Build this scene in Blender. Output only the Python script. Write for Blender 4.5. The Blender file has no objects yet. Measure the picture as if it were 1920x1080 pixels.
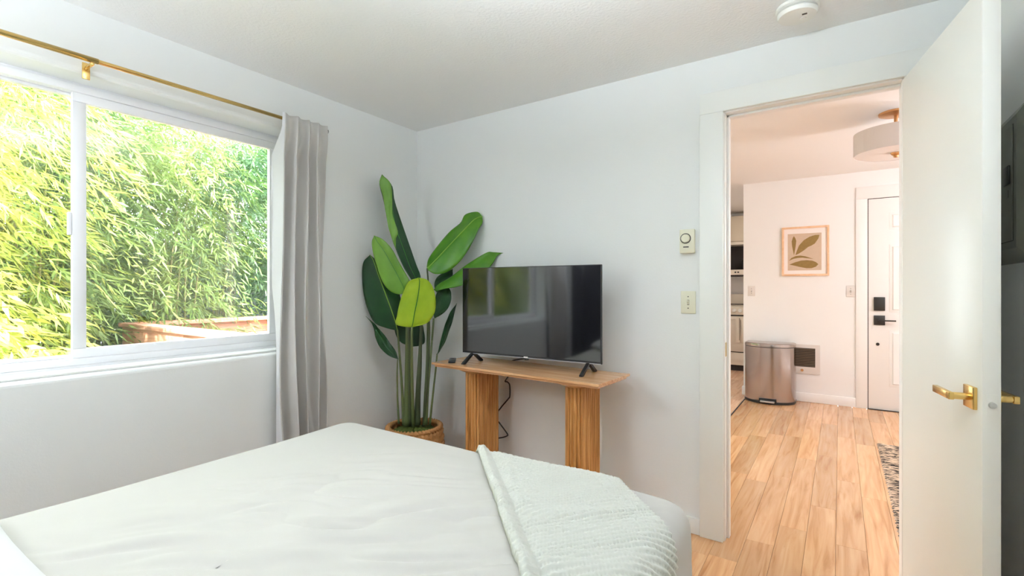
import bpy, bmesh, math, random
import numpy as np
from mathutils import Vector, Matrix

# ------------------------------------------------------------------ camera, light, exposure
SC = bpy.context.scene
C = SC.collection
F = 908.0                       # focal length in pixels of the 1920 wide frame
YAW = math.radians(34.1)
EYE = 1.27
FW = np.array([-math.sin(YAW), math.cos(YAW), 0.0])
RT = np.array([math.cos(YAW), math.sin(YAW), 0.0])

cam_d = bpy.data.cameras.new('camera')
cam_d.sensor_width = 36.0
cam_d.lens = 36.0 * F / 1920.0
cam_d.clip_start = 0.02
cam = bpy.data.objects.new('camera', cam_d)
cam.location = (0, 0, EYE)
cam.rotation_euler = (math.pi / 2, 0, YAW)
C.objects.link(cam)
SC.camera = cam

world = bpy.data.worlds.new('sky')
SC.world = world
world.use_nodes = True
bg = world.node_tree.nodes['Background']
bg.inputs['Color'].default_value = (0.86, 0.93, 1.0, 1)
bg.inputs['Strength'].default_value = 10.0

SUN = Vector((0.42, -0.60, 0.70)).normalized()
sun_d = bpy.data.lights.new('sun', 'SUN')
sun_d.energy = 24.0
sun_d.angle = math.radians(1.0)
sun_d.color = (1.0, 0.95, 0.86)
sun_o = bpy.data.objects.new('sun', sun_d)
sun_o.rotation_euler = (-SUN).to_track_quat('-Z', 'Y').to_euler()
sun_o.location = (-6, -6, 9)
C.objects.link(sun_o)

LEAF_DIM = 0.72                  # leaf reflectance
SHADE_FILL = 11.0               # emission of the added fill lamp by the window
BED_FILL = 80.0                  # emission of the added bedroom fill bowl's upper face
HALL_FILL = 36.0                 # emission of the added living room fill globe

SC.view_settings.view_transform = 'Standard'
SC.view_settings.look = 'None'
SC.view_settings.gamma = 1.0
SC.view_settings.use_curve_mapping = False
SC.view_settings.exposure = 1.08
try:
    SC.cycles.max_bounces = 14
    SC.cycles.diffuse_bounces = 8
    SC.cycles.transparent_max_bounces = 16
    SC.cycles.use_denoising = True
    SC.cycles.sample_clamp_indirect = 6.0
except Exception:
    pass

# ------------------------------------------------------------------ helpers
RNG = random.Random(7)
NR = np.random.default_rng(11)


def ray(px, py):
    return FW + RT * ((px - 960) / F) + np.array([0, 0, 1.0]) * ((540 - py) / F)


def at(px, py, t):
    """point on the ray of a pixel at camera depth t"""
    return np.array([0, 0, EYE]) + ray(px, py) * t


def srgb(r, g, b):
    f = lambda c: (c / 255 / 12.92) if c / 255 <= 0.04045 else ((c / 255 + 0.055) / 1.055) ** 2.4
    return (f(r), f(g), f(b), 1.0)


def mesh_obj(name, verts, faces, mat=None, parent=None, smooth=False, label=None):
    me = bpy.data.meshes.new(name)
    me.from_pydata([tuple(map(float, v)) for v in verts], [], [tuple(map(int, f)) for f in faces])
    me.update()
    if smooth:
        me.polygons.foreach_set('use_smooth', [True] * len(me.polygons))
    return link(name, me, mat, parent, label)


def link(name, me, mat=None, parent=None, label=None):
    o = bpy.data.objects.new(name, me)
    C.objects.link(o)
    if mat is not None and not me.materials:
        me.materials.append(mat)
    if parent is not None:
        o.parent = parent
    if label:
        o['label'] = label
    return o


def tag(o, label, cat, group=None, kind=None):
    o['label'] = label
    o['category'] = cat
    if group:
        o['group'] = group
    if kind:
        o['kind'] = kind
    return o


def thing(name, label, cat, loc=(0, 0, 0), rotz=0.0, group=None, kind=None):
    o = bpy.data.objects.new(name, None)
    o.empty_display_size = 0.05
    C.objects.link(o)
    o.location = loc
    o.rotation_euler = (0, 0, rotz)
    return tag(o, label, cat, group, kind)


def copy_tree(o, parent=None):
    c = o.copy()
    C.objects.link(c)
    c.parent = parent
    for ch in [k for k in bpy.data.objects if k.parent == o]:
        copy_tree(ch, c)
    return c


def finish(bm, name, mat, parent=None, smooth=False, label=None, autosmooth=None):
    bmesh.ops.recalc_face_normals(bm, faces=bm.faces)
    me = bpy.data.meshes.new(name)
    bm.to_mesh(me)
    bm.free()
    if smooth:
        me.polygons.foreach_set('use_smooth', [True] * len(me.polygons))
        if autosmooth is not None:
            me.set_sharp_from_angle(angle=math.radians(autosmooth))
    return link(name, me, mat, parent, label)


def bm_box(bm, lo, hi, bevel=0.0, seg=2):
    x0, y0, z0 = lo
    x1, y1, z1 = hi
    vs = [bm.verts.new(p) for p in ((x0, y0, z0), (x1, y0, z0), (x1, y1, z0), (x0, y1, z0),
                                    (x0, y0, z1), (x1, y0, z1), (x1, y1, z1), (x0, y1, z1))]
    fs = [bm.faces.new([vs[i] for i in f]) for f in
          ((0, 3, 2, 1), (4, 5, 6, 7), (0, 1, 5, 4), (1, 2, 6, 5), (2, 3, 7, 6), (3, 0, 4, 7))]
    if bevel > 0:
        es = list({e for f in fs for e in f.edges})
        bmesh.ops.bevel(bm, geom=es, offset=bevel, segments=seg, affect='EDGES', profile=0.5, clamp_overlap=True)


def box(name, lo, hi, mat, parent=None, bevel=0.0, seg=2, label=None):
    bm = bmesh.new()
    lo, hi = [min(a, b) for a, b in zip(lo, hi)], [max(a, b) for a, b in zip(lo, hi)]
    bm_box(bm, lo, hi, bevel, seg)
    return finish(bm, name, mat, parent, smooth=bevel > 0, label=label, autosmooth=40)


def boxes(name, lst, mat, parent=None, bevel=0.0, label=None):
    bm = bmesh.new()
    for lo, hi in lst:
        bm_box(bm, lo, hi, bevel, 1)
    return finish(bm, name, mat, parent, label=label)


def lathe(name, prof, mat, parent=None, seg=32, axis='z', origin=(0, 0, 0), label=None, autosmooth=40):
    """prof: list of (r, h) along the axis"""
    verts, faces = [], []
    n = len(prof)
    for r, h in prof:
        for k in range(seg):
            a = 2 * math.pi * k / seg
            p = (r * math.cos(a), r * math.sin(a), h)
            if axis == 'x':
                p = (h, p[0], p[1])
            elif axis == 'y':
                p = (p[0], h, p[1])
            verts.append((p[0] + origin[0], p[1] + origin[1], p[2] + origin[2]))
    for i in range(n - 1):
        for k in range(seg):
            k2 = (k + 1) % seg
            faces.append((i * seg + k, i * seg + k2, (i + 1) * seg + k2, (i + 1) * seg + k))
    faces.append(tuple(range(seg))[::-1])
    faces.append(tuple((n - 1) * seg + k for k in range(seg)))
    bm = bmesh.new()
    vs = [bm.verts.new(v) for v in verts]
    for f in faces:
        bm.faces.new([vs[i] for i in f])
    return finish(bm, name, mat, parent, smooth=True, label=label, autosmooth=autosmooth)


def tube(name, pts, rad, mat, parent=None, seg=8, label=None, cap=True):
    pts = [np.array(p, float) for p in pts]
    n = len(pts)
    if not hasattr(rad, '__len__'):
        rad = [rad] * n
    verts, faces = [], []
    up = np.array([0, 0, 1.0])
    prev = None
    for i, p in enumerate(pts):
        d = pts[min(i + 1, n - 1)] - pts[max(i - 1, 0)]
        d = d / (np.linalg.norm(d) + 1e-9)
        if prev is None:
            ref = up if abs(d[2]) < 0.9 else np.array([1.0, 0, 0])
            a = np.cross(d, ref)
        else:
            a = prev - d * np.dot(prev, d)
        a /= (np.linalg.norm(a) + 1e-9)
        prev = a
        b = np.cross(d, a)
        for k in range(seg):
            an = 2 * math.pi * k / seg
            verts.append(p + (a * math.cos(an) + b * math.sin(an)) * rad[i])
    for i in range(n - 1):
        for k in range(seg):
            k2 = (k + 1) % seg
            faces.append((i * seg + k, i * seg + k2, (i + 1) * seg + k2, (i + 1) * seg + k))
    if cap:
        faces.append(tuple(range(seg))[::-1])
        faces.append(tuple((n - 1) * seg + k for k in range(seg)))
    return mesh_obj(name, verts, faces, mat, parent, smooth=True, label=label)


def spline(pts, n):
    """Catmull-Rom through the rows of pts, n samples"""
    P = np.array(pts, float)
    P = np.vstack([2 * P[0] - P[1], P, 2 * P[-1] - P[-2]])
    m = len(P) - 3
    out = []
    for k in range(n):
        u = k / (n - 1) * m
        i = min(int(u), m - 1)
        t = u - i
        a, b, c, d = P[i], P[i + 1], P[i + 2], P[i + 3]
        out.append(0.5 * ((2 * b) + (c - a) * t + (2 * a - 5 * b + 4 * c - d) * t * t + (3 * b - a - 3 * c + d) * t ** 3))
    return np.array(out)


def prism(name, poly, axis, a0, a1, mat, parent=None, label=None, bevel=0.0):
    """poly in the two other axes (x,y,z order kept), extruded along axis from a0 to a1"""
    def mk(p, a):
        return {'x': (a, p[0], p[1]), 'y': (p[0], a, p[1]), 'z': (p[0], p[1], a)}[axis]
    bm = bmesh.new()
    A = [bm.verts.new(mk(p, a0)) for p in poly]
    B = [bm.verts.new(mk(p, a1)) for p in poly]
    n = len(poly)
    bm.faces.new(A[::-1])
    bm.faces.new(B)
    for i in range(n):
        j = (i + 1) % n
        bm.faces.new((A[i], A[j], B[j], B[i]))
    if bevel:
        bmesh.ops.bevel(bm, geom=list(bm.edges), offset=bevel, segments=1, affect='EDGES', clamp_overlap=True)
    return finish(bm, name, mat, parent, label=label)


def wall(name, axis, p0, p1, u0, u1, z0, z1, holes=(), mat=None, round_side=None, rad=0.02, label='', parent=None):
    """A slab normal to axis between p0 and p1, running u0..u1, with rectangular holes (ua, ub, za, zb)."""
    us = sorted({u0, u1, *[h[0] for h in holes], *[h[1] for h in holes]})
    zs = sorted({z0, z1, *[h[2] for h in holes], *[h[3] for h in holes]})
    solid = lambda i, j: 0 <= i < len(us) - 1 and 0 <= j < len(zs) - 1 and not any(
        h[0] <= (us[i] + us[i + 1]) / 2 <= h[1] and h[2] <= (zs[j] + zs[j + 1]) / 2 <= h[3] for h in holes)
    bm = bmesh.new()
    V = {}

    def v(i, j, k):
        if (i, j, k) not in V:
            p = (p0, p1)[k]
            V[i, j, k] = bm.verts.new((p, us[i], zs[j]) if axis == 'x' else (us[i], p, zs[j]))
        return V[i, j, k]
    edges = []
    for i in range(len(us) - 1):
        for j in range(len(zs) - 1):
            if not solid(i, j):
                continue
            for k in (0, 1):
                bm.faces.new([v(i, j, k), v(i + 1, j, k), v(i + 1, j + 1, k), v(i, j + 1, k)])
            for di, dj, a, b in ((-1, 0, (i, j), (i, j + 1)), (1, 0, (i + 1, j), (i + 1, j + 1)),
                                 (0, -1, (i, j), (i + 1, j)), (0, 1, (i, j + 1), (i + 1, j + 1))):
                if not solid(i + di, j + dj):
                    bm.faces.new([v(*a, 0), v(*b, 0), v(*b, 1), v(*a, 1)])
                    inside = 0 <= i + di < len(us) - 1 and 0 <= j + dj < len(zs) - 1
                    if inside and round_side is not None:
                        edges.append((v(*a, round_side), v(*b, round_side)))
    if edges:
        es = [bm.edges.get(e) for e in edges]
        bmesh.ops.bevel(bm, geom=[e for e in es if e], offset=rad, segments=4, affect='EDGES', profile=0.5)
    o = finish(bm, name, mat, parent)
    if parent is None:
        tag(o, label, 'wall', kind='structure')
    return o


# ------------------------------------------------------------------ materials
def new_mat(name):
    m = bpy.data.materials.new(name)
    m.use_nodes = True
    nt = m.node_tree
    return m, nt, nt.nodes['Principled BSDF']


def mat(name, col, rough=0.6, metal=0.0, bump=0.0, bump_scale=60, spec=0.5, var=0.0, var_scale=5.0, sheen=0.0):
    m, nt, p = new_mat(name)
    p.inputs['Base Color'].default_value = col
    p.inputs['Roughness'].default_value = rough
    p.inputs['Metallic'].default_value = metal
    p.inputs['Specular IOR Level'].default_value = spec
    p.inputs['Sheen Weight'].default_value = sheen
    tc = nt.nodes.new('ShaderNodeTexCoord')
    if bump > 0:
        nz = nt.nodes.new('ShaderNodeTexNoise')
        nz.inputs['Scale'].default_value = bump_scale
        nz.inputs['Detail'].default_value = 4
        bp = nt.nodes.new('ShaderNodeBump')
        bp.inputs['Strength'].default_value = bump
        bp.inputs['Distance'].default_value = 0.004
        nt.links.new(tc.outputs['Object'], nz.inputs['Vector'])
        nt.links.new(nz.outputs['Fac'], bp.inputs['Height'])
        nt.links.new(bp.outputs['Normal'], p.inputs['Normal'])
    if var > 0:
        n2 = nt.nodes.new('ShaderNodeTexNoise')
        n2.inputs['Scale'].default_value = var_scale
        n2.inputs['Detail'].default_value = 3
        mx = nt.nodes.new('ShaderNodeMix')
        mx.data_type = 'RGBA'
        mx.inputs['A'].default_value = tuple(c * (1 - var) for c in col[:3]) + (1,)
        mx.inputs['B'].default_value = tuple(min(1, c * (1 + var)) for c in col[:3]) + (1,)
        nt.links.new(tc.outputs['Object'], n2.inputs['Vector'])
        nt.links.new(n2.outputs['Fac'], mx.inputs['Factor'])
        nt.links.new(mx.outputs['Result'], p.inputs['Base Color'])
    return m


def wood_mat(name, stops, scale=(30, 2.0, 30), rough=0.35, rnd=True, streak=0.5, coat=0.0, space='world'):
    """grain stretched along the axis with the small scale"""
    m, nt, p = new_mat(name)
    N, Lk = nt.nodes, nt.links
    geo = N.new('ShaderNodeNewGeometry')
    tc = N.new('ShaderNodeTexCoord')
    src = geo.outputs['Position'] if space == 'world' else tc.outputs['Object']
    oi = N.new('ShaderNodeObjectInfo')
    add = N.new('ShaderNodeVectorMath'); add.operation = 'ADD'
    mulr = N.new('ShaderNodeVectorMath'); mulr.operation = 'SCALE'
    comb = N.new('ShaderNodeCombineXYZ')
    for i in range(3):
        Lk.new(oi.outputs['Random'], comb.inputs[i])
    Lk.new(comb.outputs[0], mulr.inputs[0]); mulr.inputs['Scale'].default_value = 37.0 if rnd else 0.0
    Lk.new(src, add.inputs[0]); Lk.new(mulr.outputs[0], add.inputs[1])
    mp = N.new('ShaderNodeMapping'); mp.inputs['Scale'].default_value = scale
    Lk.new(add.outputs[0], mp.inputs['Vector'])
    n1 = N.new('ShaderNodeTexNoise'); n1.inputs['Scale'].default_value = 1.0; n1.inputs['Detail'].default_value = 6; n1.inputs['Distortion'].default_value = 1.2
    Lk.new(mp.outputs[0], n1.inputs['Vector'])
    cr = N.new('ShaderNodeValToRGB')
    el = cr.color_ramp.elements
    el[0].position, el[0].color = stops[0]
    el[1].position, el[1].color = stops[-1]
    for s in stops[1:-1]:
        e = el.new(s[0]); e.color = s[1]
    Lk.new(n1.outputs['Fac'], cr.inputs['Fac'])
    hsv = N.new('ShaderNodeHueSaturation')
    mr = N.new('ShaderNodeMapRange'); mr.inputs['To Min'].default_value = 0.80; mr.inputs['To Max'].default_value = 1.16
    Lk.new(oi.outputs['Random'], mr.inputs['Value'])
    if rnd:
        Lk.new(mr.outputs[0], hsv.inputs['Value'])
    Lk.new(cr.outputs['Color'], hsv.inputs['Color'])
    # dark mineral streaks
    mp2 = N.new('ShaderNodeMapping'); mp2.inputs['Scale'].default_value = tuple(s * 0.45 for s in scale)
    Lk.new(add.outputs[0], mp2.inputs['Vector'])
    n2 = N.new('ShaderNodeTexNoise'); n2.inputs['Scale'].default_value = 1.3; n2.inputs['Detail'].default_value = 8; n2.inputs['Roughness'].default_value = 0.75
    n2.inputs['Distortion'].default_value = 2.0
    Lk.new(mp2.outputs[0], n2.inputs['Vector'])
    r2 = N.new('ShaderNodeMapRange'); r2.inputs['From Min'].default_value = 0.60; r2.inputs['From Max'].default_value = 0.74; r2.inputs['To Max'].default_value = streak
    Lk.new(n2.outputs['Fac'], r2.inputs['Value'])
    mx = N.new('ShaderNodeMix'); mx.data_type = 'RGBA'
    Lk.new(r2.outputs[0], mx.inputs['Factor'])
    Lk.new(hsv.outputs['Color'], mx.inputs['A'])
    mx.inputs['B'].default_value = tuple(c * 0.45 for c in stops[0][1][:3]) + (1,)
    Lk.new(mx.outputs['Result'], p.inputs['Base Color'])
    p.inputs['Roughness'].default_value = rough
    p.inputs['Coat Weight'].default_value = coat
    p.inputs['Coat Roughness'].default_value = 0.12
    return m


def leaf_mat(name, ca, cb, trans=0.45, scale=1.5, rough=0.45, dim=1.0):
    ca, cb = [tuple(c * dim for c in q[:3]) + (1,) for q in (ca, cb)]
    m, nt, p = new_mat(name)
    N, Lk = nt.nodes, nt.links
    geo = N.new('ShaderNodeNewGeometry')
    nz = N.new('ShaderNodeTexNoise'); nz.inputs['Scale'].default_value = scale; nz.inputs['Detail'].default_value = 5
    Lk.new(geo.outputs['Position'], nz.inputs['Vector'])
    mr = N.new('ShaderNodeMapRange'); mr.inputs['From Min'].default_value = 0.35; mr.inputs['From Max'].default_value = 0.65
    Lk.new(nz.outputs['Fac'], mr.inputs['Value'])
    mx = N.new('ShaderNodeMix'); mx.data_type = 'RGBA'
    mx.inputs['A'].default_value = ca; mx.inputs['B'].default_value = cb
    Lk.new(mr.outputs[0], mx.inputs['Factor'])
    Lk.new(mx.outputs['Result'], p.inputs['Base Color'])
    p.inputs['Roughness'].default_value = rough
    tr = N.new('ShaderNodeBsdfTranslucent')
    Lk.new(mx.outputs['Result'], tr.inputs['Color'])
    ms = N.new('ShaderNodeMixShader'); ms.inputs[0].default_value = trans
    Lk.new(p.outputs[0], ms.inputs[1]); Lk.new(tr.outputs[0], ms.inputs[2])
    Lk.new(ms.outputs[0], N['Material Output'].inputs['Surface'])
    return m


def cloth_mat(name, col, trans=0.15, rough=0.9, weave=0.15, scale=900):
    m, nt, p = new_mat(name)
    N, Lk = nt.nodes, nt.links
    p.inputs['Base Color'].default_value = col
    p.inputs['Roughness'].default_value = rough
    p.inputs['Sheen Weight'].default_value = 0.15
    tc = N.new('ShaderNodeTexCoord')
    nz = N.new('ShaderNodeTexNoise'); nz.inputs['Scale'].default_value = scale
    Lk.new(tc.outputs['Object'], nz.inputs['Vector'])
    bp = N.new('ShaderNodeBump'); bp.inputs['Strength'].default_value = weave; bp.inputs['Distance'].default_value = 0.001
    Lk.new(nz.outputs['Fac'], bp.inputs['Height']); Lk.new(bp.outputs['Normal'], p.inputs['Normal'])
    if trans > 0:
        tr = N.new('ShaderNodeBsdfTranslucent'); tr.inputs['Color'].default_value = col
        ms = N.new('ShaderNodeMixShader'); ms.inputs[0].default_value = trans
        Lk.new(p.outputs[0], ms.inputs[1]); Lk.new(tr.outputs[0], ms.inputs[2])
        Lk.new(ms.outputs[0], N['Material Output'].inputs['Surface'])
    return m


def glass_mat(name, refl=0.06, tint=(0.97, 0.99, 0.98, 1)):
    m, nt, p = new_mat(name)
    N, Lk = nt.nodes, nt.links
    N.remove(p)
    tr = N.new('ShaderNodeBsdfTransparent'); tr.inputs['Color'].default_value = tint
    gl = N.new('ShaderNodeBsdfGlossy'); gl.inputs['Roughness'].default_value = 0.02
    lw = N.new('ShaderNodeFresnel'); lw.inputs['IOR'].default_value = 1.45
    mr = N.new('ShaderNodeMath'); mr.operation = 'MULTIPLY_ADD'; mr.inputs[1].default_value = 0.7; mr.inputs[2].default_value = refl
    Lk.new(lw.outputs[0], mr.inputs[0])
    ms = N.new('ShaderNodeMixShader')
    Lk.new(mr.outputs[0], ms.inputs[0])
    Lk.new(tr.outputs[0], ms.inputs[1]); Lk.new(gl.outputs[0], ms.inputs[2])
    Lk.new(ms.outputs[0], N['Material Output'].inputs['Surface'])
    return m


def emit_mat(name, col, strength):
    m, nt, p = new_mat(name)
    p.inputs['Base Color'].default_value = col
    p.inputs['Emission Color'].default_value = col
    p.inputs['Emission Strength'].default_value = strength
    return m


M = {}
M['wall'] = mat('wall_paint', (0.79, 0.805, 0.805, 1), 0.75, bump=0.12, bump_scale=120, spec=0.3)
M['ceil'] = mat('ceiling_texture', (0.83, 0.835, 0.84, 1), 0.9, bump=0.55, bump_scale=75, spec=0.2)
M['rear_dark'] = mat('dark_rear_wall', (0.03, 0.03, 0.034, 1), 0.7, bump=0.1, bump_scale=120)  # near black so the television's reflection of the unseen rear wall stays dark
M['hall'] = mat('hall_paint', (0.86, 0.84, 0.825, 1), 0.6, bump=0.06, bump_scale=120, spec=0.3)
M['trim'] = mat('trim_enamel', (0.83, 0.84, 0.82, 1), 0.35)
M['halltrim'] = mat('hall_trim_enamel', (0.87, 0.85, 0.83, 1), 0.35)
M['door'] = mat('door_enamel', (0.84, 0.83, 0.79, 1), 0.32)
M['vinyl'] = mat('window_vinyl', (0.82, 0.82, 0.85, 1), 0.4)
M['glass'] = glass_mat('window_glass', 0.02)
M['glass2'] = glass_mat('window_glass_sash', 0.07, (0.93, 0.95, 0.95, 1))  # sash pane: more reflective, slightly greyer tint
M['brass'] = mat('brushed_brass', (0.80, 0.55, 0.20, 1), 0.26, metal=1.0)
M['copper'] = mat('antique_brass', (0.66, 0.36, 0.16, 1), 0.3, metal=1.0)
M['steel'] = mat('latch_steel', (0.62, 0.62, 0.60, 1), 0.3, metal=1.0)
M['curtain'] = cloth_mat('curtain_cloth', (0.62, 0.60, 0.58, 1), 0.10)
M['lining'] = cloth_mat('curtain_lining', (0.80, 0.80, 0.83, 1), 0.25)
M['sheet'] = cloth_mat('bed_linen', (0.49, 0.47, 0.443, 1), 0.0, weave=0.25, scale=500)
M['pillow'] = cloth_mat('pillow_cotton', (0.66, 0.66, 0.67, 1), 0.0)
M['skirt'] = cloth_mat('mattress_ticking', (0.66, 0.62, 0.54, 1), 0.0)
M['knit'] = cloth_mat('knit_cotton', (0.62, 0.625, 0.57, 1), 0.05, weave=0.3, scale=700)
M['black'] = mat('black_plastic', (0.012, 0.012, 0.014, 1), 0.35)
M['blackmetal'] = mat('black_hardware', (0.02, 0.017, 0.015, 1), 0.45)
M['darkglass'] = mat('dark_gloss', (0.006, 0.006, 0.008, 1), 0.1)
m_, nt_, p_ = new_mat('tv_panel')
p_.inputs['Base Color'].default_value = (0.004, 0.004, 0.006, 1)
p_.inputs['Roughness'].default_value = 0.06
p_.inputs['IOR'].default_value = 1.95
M['screen'] = m_
M['silver'] = mat('silver_trim', (0.55, 0.56, 0.6, 1), 0.35, metal=0.8)
M['ivory'] = mat('ivory_plastic', (0.72, 0.70, 0.56, 1), 0.4)
M['white'] = mat('white_plastic', (0.80, 0.80, 0.77, 1), 0.4)
M['plate'] = mat('switch_plate', (0.72, 0.67, 0.63, 1), 0.35)
M['slot'] = mat('dark_slot', (0.06, 0.055, 0.045, 1), 0.6)
M['panelgrey'] = mat('grey_enamel', (0.20, 0.205, 0.17, 1), 0.45)
M['floor'] = wood_mat('maple_plank', [(0.25, srgb(176, 120, 74)), (0.45, srgb(206, 154, 106)), (0.72, srgb(222, 178, 132))],
                      (26, 1.7, 26), rough=0.22, streak=0.5, coat=0.35)
M['subfloor'] = mat('subfloor', srgb(120, 80, 50), 0.8)
M['kfloor'] = wood_mat('kitchen_plank', [(0.25, srgb(196, 150, 118)), (0.5, srgb(222, 180, 148)), (0.75, srgb(234, 200, 170))],
                       (26, 1.7, 26), rough=0.25, streak=0.3, coat=0.3)
M['oak'] = wood_mat('oak_grain', [(0.28, srgb(128, 82, 38)), (0.5, srgb(188, 132, 72)), (0.72, srgb(216, 164, 102))],
                    (60, 60, 2.6), rough=0.4, rnd=False, streak=0.55, space='object')
M['oaktop'] = wood_mat('oak_top_grain', [(0.25, srgb(180, 126, 82)), (0.5, srgb(212, 160, 112)), (0.75, srgb(226, 180, 134))],
                       (2.2, 50, 50), rough=0.22, rnd=False, streak=0.3, coat=0.3, space='object')
M['framewood'] = wood_mat('pale_frame_wood', [(0.3, srgb(226, 178, 136)), (0.7, srgb(240, 204, 168))], (12, 12, 12), rough=0.45, rnd=False, streak=0.05, space='object')
M['mat_board'] = mat('mat_board', srgb(240, 230, 224), 0.8)
M['print'] = mat('print_paper', srgb(206, 182, 158), 0.8, var=0.05, var_scale=30)
M['ink'] = mat('olive_ink', srgb(146, 118, 66), 0.8, var=0.18, var_scale=40)
m_, nt_, p_ = new_mat('brushed_steel')
p_.inputs['Base Color'].default_value = (0.42, 0.36, 0.33, 1)
p_.inputs['Metallic'].default_value = 1.0
p_.inputs['Roughness'].default_value = 0.2
M['can'] = m_
M['basket'] = mat('seagrass', srgb(178, 128, 76), 0.8, bump=0.5, bump_scale=160, var=0.3, var_scale=45)
M['moss'] = mat('moss', srgb(78, 92, 30), 0.9, bump=0.8, bump_scale=90, var=0.5, var_scale=60)
M['stalk'] = mat('stalk_green', srgb(92, 104, 62), 0.5, var=0.2, var_scale=12)
M['stalkdark'] = mat('stalk_dark', srgb(66, 76, 48), 0.55, var=0.2, var_scale=12)
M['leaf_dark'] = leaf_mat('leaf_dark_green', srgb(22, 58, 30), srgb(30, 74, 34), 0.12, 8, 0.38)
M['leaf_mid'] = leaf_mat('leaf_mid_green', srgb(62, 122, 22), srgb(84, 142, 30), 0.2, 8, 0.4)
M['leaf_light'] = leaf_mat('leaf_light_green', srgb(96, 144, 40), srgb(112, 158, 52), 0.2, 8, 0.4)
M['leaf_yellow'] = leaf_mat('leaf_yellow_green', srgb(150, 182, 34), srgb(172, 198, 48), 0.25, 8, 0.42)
M['rib'] = mat('leaf_rib', srgb(120, 160, 50), 0.5)
M['rib_dark'] = mat('leaf_rib_dark', srgb(40, 110, 20), 0.5)
M['stove'] = mat('cream_enamel', srgb(226, 216, 202), 0.3)
M['cab'] = mat('cabinet_paint', srgb(214, 202, 182), 0.5)
M['dark'] = mat('dark_interior', (0.025, 0.018, 0.017, 1), 0.6)
M['towel'] = cloth_mat('towel_cotton', srgb(236, 228, 214), 0.1)
M['towel2'] = mat('towel_stripe', srgb(70, 60, 52), 0.9)
M['shade'] = cloth_mat('lamp_shade_linen', (0.84, 0.80, 0.77, 1), 0.25)
M['diffuser'] = mat('frosted_diffuser', (0.78, 0.72, 0.68, 1), 0.5)
m_, nt_, p_ = new_mat('rug_weave')
N_, L_ = nt_.nodes, nt_.links
geo_ = N_.new('ShaderNodeNewGeometry')
mp_ = N_.new('ShaderNodeMapping'); mp_.inputs['Scale'].default_value = (14, 70, 1)
nz_ = N_.new('ShaderNodeTexNoise'); nz_.inputs['Scale'].default_value = 1; nz_.inputs['Detail'].default_value = 3; nz_.inputs['Roughness'].default_value = 0.7
cr_ = N_.new('ShaderNodeValToRGB')
cr_.color_ramp.elements[0].position = 0.47; cr_.color_ramp.elements[0].color = srgb(34, 27, 24)
cr_.color_ramp.elements[1].position = 0.53; cr_.color_ramp.elements[1].color = srgb(206, 178, 152)
L_.new(geo_.outputs['Position'], mp_.inputs[0]); L_.new(mp_.outputs[0], nz_.inputs[0]); L_.new(nz_.outputs['Fac'], cr_.inputs[0]); L_.new(cr_.outputs[0], p_.inputs['Base Color'])
p_.inputs['Roughness'].default_value = 0.95
M['rug'] = m_
M['bamboo_a'] = leaf_mat('bamboo_leaf_green', srgb(98, 136, 66), srgb(182, 198, 112), 0.45, 0.9, dim=LEAF_DIM)
M['bamboo_b'] = leaf_mat('bamboo_leaf_cool', srgb(94, 136, 94), srgb(164, 190, 140), 0.45, 0.9, dim=LEAF_DIM)
M['bamboo_y'] = leaf_mat('bamboo_leaf_yellow', srgb(150, 176, 66), srgb(224, 216, 116), 0.5, 1.2, dim=LEAF_DIM)
M['culm'] = mat('bamboo_culm', srgb(150, 140, 96), 0.5, var=0.2)
M['redwood'] = wood_mat('redwood_board', [(0.25, srgb(176, 106, 84)), (0.5, srgb(208, 148, 124)), (0.75, srgb(222, 170, 148))],
                        (3, 3, 40), rough=0.7, rnd=True, streak=0.2)
M['fence'] = wood_mat('weathered_board', [(0.25, srgb(84, 88, 96)), (0.5, srgb(108, 112, 120)), (0.75, srgb(128, 132, 140))],
                      (30, 30, 2), rough=0.8, rnd=True, streak=0.3)
M['soil'] = mat('garden_soil', srgb(92, 80, 62), 0.95, bump=0.8, bump_scale=12, var=0.3, var_scale=4)
M['siding'] = mat('outside_siding', (0.6, 0.6, 0.58, 1), 0.8)

# ------------------------------------------------------------------ the rooms
XL, XR = -2.62, 0.50            # bedroom side walls
YB, YN = 2.604, -1.05           # bedroom wall behind the tv, wall behind the camera
HC = 2.44
T = 0.12
YH0, YH = YB + T, 6.32          # living room from the bedroom wall to its far wall
XH = 2.60
HH = 2.50
YK = 8.72                       # kitchen end wall
WY0, WY1, WZ0, WZ1 = -0.26, 1.63, 0.910, 2.168       # bedroom window opening
DX0, DX1, DZ = -0.482, 0.222, 2.152                 # bedroom door opening
LWIN = (3.3, 5.7, 0.55, 2.25)

wl = wall('wall_left', 'x', XL - 0.22, XL, YN - T, YK + T, 0, 2.62, [(WY0, WY1, WZ0, WZ1), LWIN], M['wall'], 1, 0.022,
          'white painted wall with the wide garden window and grey curtain')
wall('wall_back', 'y', YB, YH0, XL, XH, 0, 2.62, [(DX0 - 0.02, DX1 + 0.02, -1, DZ + 0.02)], M['wall'],
     label='pale wall behind the television with the doorway')
wall('wall_right', 'x', XR, XR + T, YN, YB, 0, 2.62, [], M['wall'], label='shaded wall beyond the open door with the breaker panel')
wall('wall_rear', 'y', YN - T, YN, XL, XR + T, 0, 2.62, [], M['rear_dark'], label='dark wall at the head of the bed, out of view')
wall('wall_hall_far', 'y', YH, YH + T, -0.95, XH, 0, 2.62, [], M['hall'], label='pinkish white far wall of the hall with the framed print')
wall('wall_hall_right', 'x', XH, XH + T, YH0, YH + T, 0, 2.62, [], M['hall'], label='right wall of the hall hidden by the open door')
wall('wall_kitchen_far', 'y', YK, YK + T, XL, -0.1, 0, 2.62, [], M['hall'], label='kitchen wall behind the white stove')
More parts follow.
